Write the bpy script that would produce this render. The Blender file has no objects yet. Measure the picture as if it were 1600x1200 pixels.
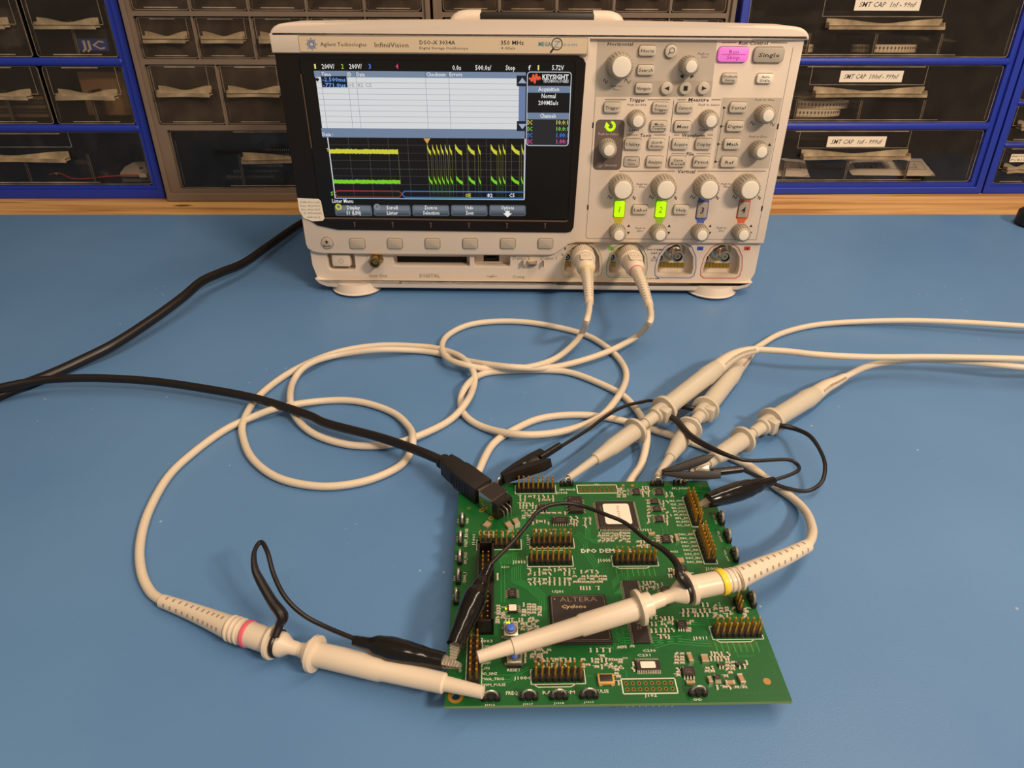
import bpy, bmesh, math, random
from mathutils import Vector, Matrix
random.seed(7)
SC = bpy.context.scene
PI = math.pi
# ------------------------------------------------------------------ camera
FPX, CAMH, CAMD, TH, CX, YAW, ROLL = 1050.2, 0.254353, 0.521522, 0.585015, -0.016707, -0.001707, 0.006704
LEAN = math.atan(0.057306)
_F = Vector((math.sin(YAW)*math.cos(TH), math.cos(YAW)*math.cos(TH), -math.sin(TH)))
_R = Vector((math.cos(YAW), -math.sin(YAW), 0)); _U = _R.cross(_F)
RT = _R*math.cos(ROLL) + _U*math.sin(ROLL); UP = -_R*math.sin(ROLL) + _U*math.cos(ROLL)
CAM = Vector((CX, -CAMD, CAMH))
cd = bpy.data.cameras.new('camera'); co = bpy.data.objects.new('camera', cd); SC.collection.objects.link(co)
cd.sensor_fit = 'HORIZONTAL'; cd.sensor_width = 36; cd.lens = FPX/1600*36
cd.clip_start = 0.01; cd.clip_end = 20
cm = Matrix((RT, UP, -_F)).transposed().to_4x4(); cm.translation = CAM
co.matrix_world = cm
SC.camera = co
# ------------------------------------------------------------------ light
w = bpy.data.worlds.new('room'); SC.world = w; w.use_nodes = True
w.node_tree.nodes['Background'].inputs[0].default_value = (1, .80, .60, 1)
w.node_tree.nodes['Background'].inputs[1].default_value = 0.26
def area(name, loc, target, sx, sy, power, col):
    d = bpy.data.lights.new(name, 'AREA'); d.shape = 'RECTANGLE'; d.size = sx; d.size_y = sy; d.energy = power; d.color = col
    o = bpy.data.objects.new(name, d); SC.collection.objects.link(o); o.location = loc
    o.rotation_euler = (Vector(target)-Vector(loc)).to_track_quat('-Z', 'Y').to_euler()
area('overhead_tube_light', (0.30, -0.30, 1.15), (0.1, -0.10, 0), 1.7, 0.08, 9.6, (1, .77, .57))
area('front_room_light', (0.80, -1.0, 0.98), (0.1, 0.0, 0.05), 0.30, 0.12, 15.6, (1, .77, .57))
SC.view_settings.view_transform = 'Standard'; SC.view_settings.look = 'None'
SC.view_settings.exposure = 0.0; SC.view_settings.gamma = 1.0
try: SC.view_settings.use_curve_mapping = False
except Exception: pass

# ------------------------------------------------------------------ picture measurements -> places
def ray(u, v): return _F + RT*((u-800)/FPX) + UP*((600-v)/FPX)
class Fr:
    def __init__(s, o, rz, a):
        X = Vector((math.cos(rz), math.sin(rz), 0)); Y0 = Vector((-math.sin(rz), math.cos(rz), 0)); Z0 = Vector((0, 0, 1))
        s.o = Vector(o); s.M = Matrix((X, Y0*math.cos(a)-Z0*math.sin(a), Z0*math.cos(a)+Y0*math.sin(a)))
        s.W = s.M.transposed().to_4x4(); s.W.translation = s.o
    def y(s, u, v, yy=0.0):       # mm, on the plane local y = yy mm
        c = s.M@(CAM-s.o); d = s.M@ray(u, v); t = (yy/1000-c[1])/d[1]; return (c+d*t)*1000
    def z(s, u, v, zz=0.0):
        c = s.M@(CAM-s.o); d = s.M@ray(u, v); t = (zz/1000-c[2])/d[2]; return (c+d*t)*1000
WORLD = Fr((0, 0, 0), 0, 0)
def G(u, v, z=0.0): return WORLD.z(u, v, z)

# ------------------------------------------------------------------ materials
def lin(c):
    if isinstance(c, str): c = tuple(int(c[i:i+2], 16)/255 for i in (0, 2, 4))
    return tuple((x/12.92 if x <= .04045 else ((x+.055)/1.055)**2.4) for x in c[:3])
MATS = {}
def mat(name, col, rough=.5, metal=0, spec=.5, var=0, vscale=200, bump=0, bscale=600, emit=None, es=1.0, coat=0):
    if name in MATS: return MATS[name]
    m = bpy.data.materials.new(name); m.use_nodes = True; nt = m.node_tree; b = nt.nodes['Principled BSDF']
    c = lin(col)
    b.inputs['Base Color'].default_value = (*c, 1); b.inputs['Roughness'].default_value = rough
    b.inputs['Metallic'].default_value = metal; b.inputs['Specular IOR Level'].default_value = spec
    b.inputs['Coat Weight'].default_value = coat
    tc = nt.nodes.new('ShaderNodeTexCoord')
    if var:
        n = nt.nodes.new('ShaderNodeTexNoise'); n.inputs['Scale'].default_value = vscale; n.inputs['Detail'].default_value = 4
        mx = nt.nodes.new('ShaderNodeMix'); mx.data_type = 'RGBA'
        mx.inputs[6].default_value = (*[x*(1-var) for x in c], 1); mx.inputs[7].default_value = (*[min(1, x*(1+var)) for x in c], 1)
        nt.links.new(tc.outputs['Object'], n.inputs['Vector']); nt.links.new(n.outputs[0], mx.inputs[0]); nt.links.new(mx.outputs[2], b.inputs['Base Color'])
    if bump:
        n = nt.nodes.new('ShaderNodeTexNoise'); n.inputs['Scale'].default_value = bscale; n.inputs['Detail'].default_value = 3
        bp_ = nt.nodes.new('ShaderNodeBump'); bp_.inputs['Strength'].default_value = bump; bp_.inputs['Distance'].default_value = .0004
        nt.links.new(tc.outputs['Object'], n.inputs['Vector']); nt.links.new(n.outputs[0], bp_.inputs['Height']); nt.links.new(bp_.outputs[0], b.inputs['Normal'])
    if emit:
        b.inputs['Emission Color'].default_value = (*lin(emit), 1); b.inputs['Emission Strength'].default_value = es
    MATS[name] = m; return m
def clear(name, tcol, dcol, dfac, rough=.06, gl=1.0):
    m = bpy.data.materials.new(name); m.use_nodes = True; nt = m.node_tree; N = nt.nodes
    for n in list(N): N.remove(n)
    out = N.new('ShaderNodeOutputMaterial'); tr = N.new('ShaderNodeBsdfTransparent'); tr.inputs[0].default_value = (*lin(tcol), 1)
    df = N.new('ShaderNodeBsdfDiffuse'); df.inputs[0].default_value = (*lin(dcol), 1)
    gs = N.new('ShaderNodeBsdfGlossy'); gs.inputs[0].default_value = (gl, gl, gl, 1); gs.inputs['Roughness'].default_value = rough
    tc = N.new('ShaderNodeTexCoord'); nz = N.new('ShaderNodeTexNoise'); nz.inputs['Scale'].default_value = 45; nz.inputs['Detail'].default_value = 6
    nt.links.new(tc.outputs['Object'], nz.inputs['Vector'])
    mr = N.new('ShaderNodeMapRange'); mr.inputs[1].default_value = .3; mr.inputs[2].default_value = .75; mr.inputs[3].default_value = dfac*.5; mr.inputs[4].default_value = dfac*1.6
    nt.links.new(nz.outputs[0], mr.inputs[0])
    m1 = N.new('ShaderNodeMixShader'); nt.links.new(mr.outputs[0], m1.inputs[0]); nt.links.new(tr.outputs[0], m1.inputs[1]); nt.links.new(df.outputs[0], m1.inputs[2])
    fr = N.new('ShaderNodeFresnel'); fr.inputs[0].default_value = 1.36
    m2 = N.new('ShaderNodeMixShader'); nt.links.new(fr.outputs[0], m2.inputs[0]); nt.links.new(m1.outputs[0], m2.inputs[1]); nt.links.new(gs.outputs[0], m2.inputs[2])
    nt.links.new(m2.outputs[0], out.inputs[0]); MATS[name] = m; return m

CASE = mat('case_cream_plastic', 'e0d1c0', .42, var=.02, vscale=60, bump=.12, bscale=2500)
CASE2 = mat('case_grey_panel', 'c2b6a6', .5, bump=.1, bscale=2500)
FLATKEY = mat('key_grey', 'b3a898', .5)
KNOBG = mat('knob_grey', 'b0a593', .5)
KNOBC = mat('knob_cap_cream', 'efe6d4', .4)
KEYM = mat('key_cream', 'cdc2b0', .45)
BEZ = mat('bezel_black', '16100e', .28, spec=.4)
BEZ2 = mat('bezel_edge_bronze', '5a4a3e', .35)
INK = mat('ink_black', '1d1815', .6)
INK_SHADE = mat('ink_and_groove_shade_grey', '8d8274', .6)  # grey print, and the painted groove shade on the knobs
DKPANEL = mat('dark_taupe_panel', '6d5f58', .5)
GAP = mat('seam_dark', '6b5f52', .8)
HOLE = mat('hole_black', '0a0908', .8)
STEEL = mat('nickel_metal', 'c9bfae', .25, metal=1)
BRASS = mat('gold_contact', 'd0a23c', .3, metal=1)
GOLD = mat('gold_pin', 'e8b14a', .38, metal=.85)
TIN = mat('tin_solder', 'dcd3c2', .32, metal=.85)
BLK = mat('black_rubber', '120e0d', .30, spec=.5)
BLKM = mat('black_matte_plastic', '1a1512', .5)
BLKC = mat('black_cable', '17110f', .38)
PRB = mat('probe_ivory_plastic', 'dfd0ba', .35, var=.02, vscale=40)
CBL = mat('probe_cable_ivory', 'dccdb6', .5, bump=.5, bscale=900)
DIMP = mat('grip_shadow_grey', '9b8d79', .7)
YEL = mat('yellow_band', 'f2d33a', .4)
PINK = mat('pink_band', 'e36a7a', .4)
WHT = mat('white_paper', 'ece2d0', .7, var=.03, vscale=80)
CABB = mat('cabinet_blue_paint', '1c35a8', .42, var=.06, vscale=30, bump=.15, bscale=900)
CABG = mat('cabinet_taupe_plastic', '7a6a5c', .55, var=.06, vscale=25, bump=.25, bscale=700)
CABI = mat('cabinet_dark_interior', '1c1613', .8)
CLR = clear('drawer_clear_plastic', 'f7f4f0', 'b8a594', .016)
CLRG = clear('drawer_hazy_plastic', 'e6ded6', 'a8937f', .085)
EDGE = clear('drawer_moulded_edge', 'b0a494', 'e0ceb4', .45, .2)
HAND = clear('drawer_handle_plastic', 'a89c8c', 'e2cda9', .36, .15)
BAGM = clear('clear_bag_film', 'e8e0d8', 'd8cbb8', .16, .12)
PCBM = mat('solder_mask_green', '135d29', .33, var=.14, vscale=55, coat=.2)
PCBE = mat('board_edge_laminate', '7f9a58', .6)
TRC = mat('copper_trace_green', '2c8a44', .35)
SILK = mat('silkscreen_ink', 'd9d6c2', .6)
SILKD = mat('silkscreen_dim', '2f6a3c', .6)
CHIP = mat('chip_black', '2b2320', .5)
CHIPT = mat('chip_marking', '7d6b5e', .6)
TAN = mat('capacitor_tan', 'a98a64', .5)
RESB = mat('resistor_grey', 'b4ac9a', .5)

def matmat():
    m = bpy.data.materials.new('mat_blue_rubber'); m.use_nodes = True; nt = m.node_tree; N = nt.nodes; L = nt.links.new; b = N['Principled BSDF']
    tc = N.new('ShaderNodeTexCoord')
    n1 = N.new('ShaderNodeTexNoise'); n1.inputs['Scale'].default_value = 5; n1.inputs['Detail'].default_value = 5
    cr = N.new('ShaderNodeValToRGB'); cr.color_ramp.elements[0].position = .3; cr.color_ramp.elements[1].position = .7
    cr.color_ramp.elements[0].color = (*lin('5882b3'), 1); cr.color_ramp.elements[1].color = (*lin('638dbc'), 1)
    L(tc.outputs['Object'], n1.inputs['Vector']); L(n1.outputs[0], cr.inputs[0])
    # pale specks and scratches
    v = N.new('ShaderNodeTexVoronoi'); v.inputs['Scale'].default_value = 110
    n2 = N.new('ShaderNodeTexNoise'); n2.inputs['Scale'].default_value = 16; n2.inputs['Detail'].default_value = 3
    L(tc.outputs['Object'], v.inputs['Vector']); L(tc.outputs['Object'], n2.inputs['Vector'])
    lt = N.new('ShaderNodeMath'); lt.operation = 'LESS_THAN'; lt.inputs[1].default_value = .075; L(v.outputs['Distance'], lt.inputs[0])
    gt = N.new('ShaderNodeMath'); gt.operation = 'GREATER_THAN'; gt.inputs[1].default_value = .59; L(n2.outputs[0], gt.inputs[0])
    mu = N.new('ShaderNodeMath'); mu.operation = 'MULTIPLY'; L(lt.outputs[0], mu.inputs[0]); L(gt.outputs[0], mu.inputs[1])
    mp = N.new('ShaderNodeMapping'); mp.inputs['Scale'].default_value = (9, 60, 9); mp.inputs['Rotation'].default_value = (0, 0, .5); L(tc.outputs['Object'], mp.inputs[0])
    n3 = N.new('ShaderNodeTexNoise'); n3.inputs['Scale'].default_value = 4; n3.inputs['Detail'].default_value = 8; L(mp.outputs[0], n3.inputs['Vector'])
    g3 = N.new('ShaderNodeMath'); g3.operation = 'GREATER_THAN'; g3.inputs[1].default_value = .79; L(n3.outputs[0], g3.inputs[0])
    ad = N.new('ShaderNodeMath'); ad.operation = 'MAXIMUM'; L(mu.outputs[0], ad.inputs[0]); L(g3.outputs[0], ad.inputs[1])
    ml = N.new('ShaderNodeMath'); ml.operation = 'MULTIPLY'; ml.inputs[1].default_value = .45; L(ad.outputs[0], ml.inputs[0])
    mx = N.new('ShaderNodeMix'); mx.data_type = 'RGBA'; L(ml.outputs[0], mx.inputs[0]); L(cr.outputs[0], mx.inputs[6]); mx.inputs[7].default_value = (*lin('c9d2d6'), 1)
    L(mx.outputs[2], b.inputs['Base Color'])
    n4 = N.new('ShaderNodeTexNoise'); n4.inputs['Scale'].default_value = 9; n4.inputs['Detail'].default_value = 2; L(tc.outputs['Object'], n4.inputs['Vector'])
    n5 = N.new('ShaderNodeTexNoise'); n5.inputs['Scale'].default_value = 1400; L(tc.outputs['Object'], n5.inputs['Vector'])
    b1 = N.new('ShaderNodeBump'); b1.inputs['Strength'].default_value = .35; b1.inputs['Distance'].default_value = .004; L(n4.outputs[0], b1.inputs['Height'])
    b2 = N.new('ShaderNodeBump'); b2.inputs['Strength'].default_value = .25; b2.inputs['Distance'].default_value = .0003; L(n5.outputs[0], b2.inputs['Height']); L(b1.outputs[0], b2.inputs['Normal'])
    L(b2.outputs[0], b.inputs['Normal']); b.inputs['Roughness'].default_value = .38; b.inputs['Specular IOR Level'].default_value = .35
    return m
def woodmat():
    m = bpy.data.materials.new('pine_wood'); m.use_nodes = True; nt = m.node_tree; N = nt.nodes; L = nt.links.new; b = N['Principled BSDF']
    tc = N.new('ShaderNodeTexCoord'); mp = N.new('ShaderNodeMapping'); mp.inputs['Scale'].default_value = (1.2, 26, 26); L(tc.outputs['Object'], mp.inputs[0])
    n1 = N.new('ShaderNodeTexNoise'); n1.inputs['Scale'].default_value = 3.2; n1.inputs['Detail'].default_value = 6; n1.inputs['Distortion'].default_value = .8; L(mp.outputs[0], n1.inputs['Vector'])
    cr = N.new('ShaderNodeValToRGB'); e = cr.color_ramp.elements; e[0].position = .36; e[0].color = (*lin('a8743a'), 1); e[1].position = .62; e[1].color = (*lin('dcb06e'), 1)
    x = e.new(.47); x.color = (*lin('cc9a5a'), 1)
    L(n1.outputs[0], cr.inputs[0])
    v = N.new('ShaderNodeTexVoronoi'); v.inputs['Scale'].default_value = 9; mp2 = N.new('ShaderNodeMapping'); mp2.inputs['Scale'].default_value = (.5, 1.6, 1); L(tc.outputs['Object'], mp2.inputs[0]); L(mp2.outputs[0], v.inputs['Vector'])
    lt = N.new('ShaderNodeMapRange'); lt.inputs[1].default_value = .03; lt.inputs[2].default_value = .06; lt.inputs[3].default_value = 1; lt.inputs[4].default_value = 0; L(v.outputs['Distance'], lt.inputs[0])
    mx = N.new('ShaderNodeMix'); mx.data_type = 'RGBA'; L(lt.outputs[0], mx.inputs[0]); L(cr.outputs[0], mx.inputs[6]); mx.inputs[7].default_value = (*lin('5f3b1e'), 1)
    L(mx.outputs[2], b.inputs['Base Color']); b.inputs['Roughness'].default_value = .55
    return m
MATB = matmat(); WOOD = woodmat()

# ------------------------------------------------------------------ mesh builder (millimetres)
MF = Matrix(((1, 0, 0, 0), (0, 0, -1, 0), (0, 1, 0, 0), (0, 0, 0, 1)))    # draw in x,h with z standing out of a front face
I4 = Matrix.Identity(4)
_cache = {}
def T(x, y, z=0): return Matrix.Translation((x, y, z))
def RZ(a): return Matrix.Rotation(a, 4, 'Z')
class MB:
    def __init__(s, M=None): s.v = []; s.f = []; s.m = []; s.M = M or I4
    def add(s, vs, fs, mi=0, M=None):
        n = len(s.v); X = s.M@M if M is not None else s.M
        s.v += [X@Vector(q) for q in vs]; s.f += [tuple(n+i for i in f) for f in fs]; s.m += [mi]*len(fs); return s
    def box(s, c, d, mi=0, M=None):
        x, y, z = c; a, b, e = d[0]/2, d[1]/2, d[2]/2
        vs = [(x+i*a, y+j*b, z+k*e) for i in (-1, 1) for j in (-1, 1) for k in (-1, 1)]
        return s.add(vs, [(0, 1, 3, 2), (4, 6, 7, 5), (0, 4, 5, 1), (2, 3, 7, 6), (0, 2, 6, 4), (1, 5, 7, 3)], mi, M)
    def rbox(s, c, d, r, mi=0, M=None, seg=2):
        key = ('rb', tuple(round(q, 3) for q in d), r, seg)
        if key not in _cache:
            bm = bmesh.new(); bmesh.ops.create_cube(bm, size=1)
            for v in bm.verts: v.co = Vector((v.co.x*d[0], v.co.y*d[1], v.co.z*d[2]))
            bmesh.ops.bevel(bm, geom=bm.edges[:], offset=r, segments=seg, profile=.5, affect='EDGES')
            _cache[key] = ([tuple(v.co) for v in bm.verts], [tuple(v.index for v in f.verts) for f in bm.faces]); bm.free()
        vs, fs = _cache[key]; return s.add([(a+c[0], b+c[1], e+c[2]) for a, b, e in vs], fs, mi, M)
    def prism(s, pts, z0, z1, mi=0, M=None, bev=0, seg=2):
        bm = bmesh.new(); f = bm.faces.new([bm.verts.new((p[0], p[1], z0)) for p in pts])
        if f.normal.z > 0: pass
        r = bmesh.ops.extrude_face_region(bm, geom=[f]); nv = [g for g in r['geom'] if isinstance(g, bmesh.types.BMVert)]
        for v in nv: v.co.z = z1
        if bev:
            es = [e for e in bm.edges if abs(e.verts[0].co.z-z1) < 1e-6 and abs(e.verts[1].co.z-z1) < 1e-6]
            bmesh.ops.bevel(bm, geom=es, offset=bev, segments=seg, profile=.5, affect='EDGES')
        bmesh.ops.recalc_face_normals(bm, faces=bm.faces[:]); bm.verts.index_update()
        s.add([tuple(v.co) for v in bm.verts], [tuple(v.index for v in f.verts) for f in bm.faces], mi, M); bm.free(); return s
    def lathe(s, prof, mi=0, M=None, seg=24, close=True):        # prof: (z, r) along z
        vs = []; fs = []
        for z, r in prof:
            for k in range(seg): a = 2*PI*k/seg; vs.append((r*math.cos(a), r*math.sin(a), z))
        for i in range(len(prof)-1):
            for k in range(seg): k2 = (k+1) % seg; fs.append((i*seg+k, i*seg+k2, (i+1)*seg+k2, (i+1)*seg+k))
        if close:
            fs.append(tuple(range(seg))[::-1]); fs.append(tuple((len(prof)-1)*seg+k for k in range(seg)))
        return s.add(vs, fs, mi, M)
    def cyl(s, c, r, h, mi=0, M=None, seg=20): return s.lathe([(c[2], r), (c[2]+h, r)], mi, (M or I4)@T(c[0], c[1], 0), seg)
    def sweep(s, pts, rad, mi=0, seg=12, tans=None, flat=1.0):
        n = len(pts); pts = [Vector(p) for p in pts]
        if not hasattr(rad, '__len__'): rad = [rad]*n
        vs = []; fs = []; prev = None
        for i in range(n):
            if tans: t = tans[i]
            else:
                a = pts[max(0, i-1)]; b = pts[min(n-1, i+1)]; t = b-a
                if t.length < 1e-9: t = pts[min(n-1, i+2)]-pts[max(0, i-2)]
            t = t.normalized()
            if prev is None:
                u = Vector((0, 0, 1)).cross(t)
                if u.length < .05: u = Vector((1, 0, 0)).cross(t)
            else: u = prev - t*prev.dot(t)
            u.normalize(); prev = u; w_ = t.cross(u)
            for k in range(seg):
                a = 2*PI*k/seg; vs.append(pts[i]+u*(rad[i]*math.cos(a))+w_*(rad[i]*flat*math.sin(a)))
        for i in range(n-1):
            for k in range(seg): k2 = (k+1) % seg; fs.append((i*seg+k, i*seg+k2, (i+1)*seg+k2, (i+1)*seg+k))
        fs.append(tuple(range(seg))[::-1]); fs.append(tuple((n-1)*seg+k for k in range(seg)))
        return s.add(vs, fs, mi)
    def poly(s, pts, z=0, mi=0, M=None): return s.add([(p[0], p[1], z) for p in pts], [tuple(range(len(pts)))], mi, M)
    def rect(s, x0, y0, x1, y1, z=0, mi=0, M=None): return s.poly([(x0, y0), (x1, y0), (x1, y1), (x0, y1)], z, mi, M)
    def line(s, p, q, wd, z=0, mi=0, M=None):
        p = Vector(p[:2]); q = Vector(q[:2]); d = (q-p)
        if d.length < 1e-6: return s
        n = Vector((-d.y, d.x)).normalized()*wd/2
        return s.poly([p-n, q-n, q+n, p+n], z, mi, M)
    def path(s, pts, wd, z=0, mi=0, M=None, closed=False):
        L = list(pts)+([pts[0]] if closed else [])
        for a, b in zip(L, L[1:]): s.line(a, b, wd, z, mi, M)
        return s
    def plate(s, outlines, t, mi=0, M=None, bev=0):               # outer loop + holes, z from 0 to t
        cu = bpy.data.curves.new('tmp', 'CURVE'); cu.dimensions = '2D'; cu.fill_mode = 'BOTH'; cu.extrude = t/2-bev; cu.bevel_depth = bev; cu.bevel_resolution = 1; cu.offset = -bev
        for o in outlines:
            sp = cu.splines.new('POLY'); sp.points.add(len(o)-1); sp.use_cyclic_u = True
            for p, q in zip(sp.points, o): p.co = (q[0], q[1], 0, 1)
        ob = bpy.data.objects.new('tmp', cu); me = bpy.data.meshes.new_from_object(ob)
        s.add([(v.co.x, v.co.y, v.co.z+t/2) for v in me.vertices], [tuple(p.vertices) for p in me.polygons], mi, M)
        bpy.data.objects.remove(ob); bpy.data.curves.remove(cu); bpy.data.meshes.remove(me); return s
    def text(s, st, cx, cy, hgt, width=None, mi=0, z=0.0, M=None, it=0, rot=0, bold=0, yw=None):
        key = ('t', st, bold)
        if key not in _cache:
            cu = bpy.data.curves.new('tmp', 'FONT'); cu.body = st; cu.size = 1; cu.resolution_u = 1; cu.offset = bold; cu.space_character = 1.02
            ob = bpy.data.objects.new('tmp', cu); me = bpy.data.meshes.new_from_object(ob)
            vs = [(v.co.x, v.co.y) for v in me.vertices]; fs = [tuple(p.vertices) for p in me.polygons]
            bpy.data.objects.remove(ob); bpy.data.curves.remove(cu); bpy.data.meshes.remove(me); _cache[key] = (vs, fs)
        vs, fs = _cache[key]
        if not vs: return s
        x0 = min(p[0] for p in vs); x1 = max(p[0] for p in vs)
        sy = hgt/.70; sx = (width/(x1-x0)) if width else sy*.92; xm = (x0+x1)/2
        X = (M or I4)@T(cx, cy, z)@RZ(rot)
        return s.add([((p[0]-xm)*sx+it*(p[1]-.35)*sy, (p[1]-.35)*sy, 0) for p in vs], fs, mi, X)
    def build(s, name, mats, parent=None, org=(0, 0, 0), loc=None, smooth=True, rot=None):
        me = bpy.data.meshes.new(name); o3 = Vector(org)
        me.from_pydata([(v-o3)*.001 for v in s.v], [], s.f)
        if not isinstance(mats, (list, tuple)): mats = [mats]
        for m in mats: me.materials.append(m)
        me.polygons.foreach_set('material_index', s.m)
        if smooth:
            me.polygons.foreach_set('use_smooth', [True]*len(s.f)); me.set_sharp_from_angle(angle=math.radians(35))
        me.update(); ob = bpy.data.objects.new(name, me); SC.collection.objects.link(ob)
        if parent is not None: ob.parent = parent
        if loc is not None: ob.location = Vector(loc)*.001
        if rot: ob.rotation_euler = rot
        return ob
def tag(o, label, cat, group=None, kind=None):
    if kind: o['kind'] = kind
    if label: o['label'] = label
    if cat: o['category'] = cat
    if group: o['group'] = group
    return o
def empty(name, label, cat, M=None, group=None):
    o = bpy.data.objects.new(name, None); SC.collection.objects.link(o); o.empty_display_size = .01
    if M is not None: o.matrix_world = M
    return tag(o, label, cat, group)
def rrect(x0, y0, x1, y1, r, n=5):
    P = []
    for cx, cy, a0 in ((x1-r, y1-r, 0), (x0+r, y1-r, 90), (x0+r, y0+r, 180), (x1-r, y0+r, 270)):
        for k in range(n+1): a = math.radians(a0+90*k/n); P.append((cx+r*math.cos(a), cy+r*math.sin(a)))
    return P
def circ(cx, cy, r, n=24): return [(cx+r*math.cos(2*PI*k/n), cy+r*math.sin(2*PI*k/n)) for k in range(n)]
def crom(P, n=8, closed=False):
    P = [Vector(p) for p in P]; out = []
    for i in range(len(P)-1):
        p0 = P[i-1] if i > 0 else P[0]*2-P[1]; p1 = P[i]; p2 = P[i+1]; p3 = P[i+2] if i+2 < len(P) else P[-1]*2-P[-2]
        for k in range(n):
            t = k/n; out.append(.5*((2*p1)+(p2-p0)*t+(2*p0-5*p1+4*p2-p3)*t*t+(3*p1-p0-3*p2+p3)*t**3))
    out.append(P[-1]); return out

# ================================================================== setting
BRZ = .03
BF = Fr((0, .2335, 0), BRZ, 0)
ma = MB(); ma.plate([rrect(-1100, -800, 1100, -31, 3)], 2.0, 0, T(0, 0, -2), bev=.4)
o = ma.build('bench_mat', MATB); o.location = BF.o; o.rotation_euler = (0, 0, BRZ*.72)
tag(o, 'blue rubber work mat covering the bench under the oscilloscope', 'mat')
wb = MB(); wb.box((0, -375, -21), (2300, 870, 38)); wb.box((0, 160, -31), (2300, 200, 18)); o = wb.build('workbench', WOOD, smooth=False); o.location = BF.o; o.rotation_euler = (0, 0, BRZ*.72)
tag(o, 'pine wood bench whose bare edge shows behind the blue mat', 'workbench')
wl = MB(); wl.box((0, 520, 200), (6000, 20, 2400)); o = wl.build('wall_back', mat('wall_paint', 'a89a88', .8)); o['kind'] = 'structure'
fl = MB(); fl.box((0, -900, -910), (6000, 2900, 20)); o = fl.build('floor', mat('floor_grey', '6d655c', .7)); o['kind'] = 'structure'

# ================================================================== drawer cabinets
def handle_mesh(w_, mi=0):
    mb = MB(MF); n = 14
    def hg(t): return .5+.5*math.cos(2*PI*t)       # 1 at ends, 0 in the middle
    top = [(-w_/2+w_*k/n, 2.0+4.6*hg(k/n)**.8) for k in range(n+1)]
    mb.prism([(-w_/2, -.6)]+[(w_/2, -.6)]+top[::-1], 0, 1.4)
    # shelf with a curved front and a turned-down lip
    fr = [(-w_/2+w_*k/n, 5.0+5.6*hg(k/n)**.8) for k in range(n+1)]
    SH = Matrix(((1, 0, 0, 0), (0, 0, 1, -1.2), (0, 1, 0, 0), (0, 0, 0, 1)))
    mb.prism([(-w_/2, 0), (w_/2, 0)]+fr[::-1], 0, 1.1, 0, SH)
    for a, b in zip(fr, fr[1:]):
        mb.add([(a[0], -4.2, a[1]), (b[0], -4.2, b[1]), (b[0], 0, b[1]), (a[0], 0, a[1]), (a[0], -4.2, a[1]-.9), (b[0], -4.2, b[1]-.9), (b[0], 0, b[1]-.9), (a[0], 0, a[1]-.9)],
               [(0, 1, 2, 3), (5, 4, 7, 6), (0, 4, 5, 1)])
    for sx in (-1, 1): mb.box((sx*(w_/2-.5), 0, 4.3), (1, 5.5, 8.4))
    return mb
_hm = {}
def drawer(par, x0, h0, x1, h1, depth, panel, hw=None, hh=None, dividers=(), label=None, step=None, lowdiv=.55):
    # front panel faces local -y at y=1.5 ; origin of drawer object at its lower left front
    W = x1-x0; H = h1-h0; mb = MB()
    mb.plate([rrect(0, 0, W, H, 3)], 1.4, 0, T(0, 2.2, 0)@MF)
    d = depth-6
    mb.box((W/2, 2+d/2, 2.2), (W-5, d, 1.2)); mb.box((2.6, 2+d/2, H*.42), (1.1, d, H*.8)); mb.box((W-2.6, 2+d/2, H*.42), (1.1, d, H*.8)); mb.box((W/2, 2+d, H*.42), (W-5, 1.1, H*.8))
    # moulded edges
    F_ = T(0, .7, 0)@MF
    mb.path(rrect(.5, .5, W-.5, H-.5, 3, 3), .55, 0, 1, F_, closed=True)
    mb.line((W*.2, 2.6), (W*.8, 2.6), .9, 0, 1, F_)
    mb.line((W*.25, H-1.6), (W*.7, H-1.6), 1.0, 0, 1, F_)
    if step: a, b, c = step; mb.path([(a, H), (a, c), (b, c), (b, H)], .45, 0, 1, F_)
    for px in (3.2, W-3.2): mb.line((px, 3), (px, H*.82), .5, -2.4, 1, F_)
    o = mb.build('drawer', [panel, EDGE], par, loc=(x0, 0, h0))
    hw = hw or W*.72; key = round(hw, 1)
    if key not in _hm: _hm[key] = handle_mesh(hw).build('handle', HAND, o); hd = _hm[key]
    else: hd = _hm[key].copy(); SC.collection.objects.link(hd); hd.parent = o
    hd.location = Vector((W/2, .7, hh if hh else H*.52))*.001
    for dx in dividers:
        dv = MB(); dv.box((0, (d*.4), H*lowdiv/2), (1.0, d*.8, H*lowdiv), 0); dv.box((-.9, 1, H*lowdiv/2), (.7, 1.2, H*lowdiv), 1); dv.box((.9, 1, H*lowdiv/2), (.7, 1.2, H*lowdiv), 1)
        dv.build('divider', [panel, EDGE], o, loc=(dx, 2.6, 2))
    if label:
        st, lx, lh, lw, lhh, ink = label
        lb = MB(MF); lb.plate([rrect(-lw/2, -lhh/2, lw/2, lhh/2, .3, 1)], .25, 0)
        for i, s_ in enumerate(st):
            k = len(st); lb.text(s_, 0, lhh*(.5-(i+.5)/k)*.9, lhh*(.42 if k == 1 else .3), lw*.86, 1, .3, it=.28, bold=.008)
        lb.build('paper_label', [WHT, ink], o, loc=(lx, .6, lh))
    return o
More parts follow.
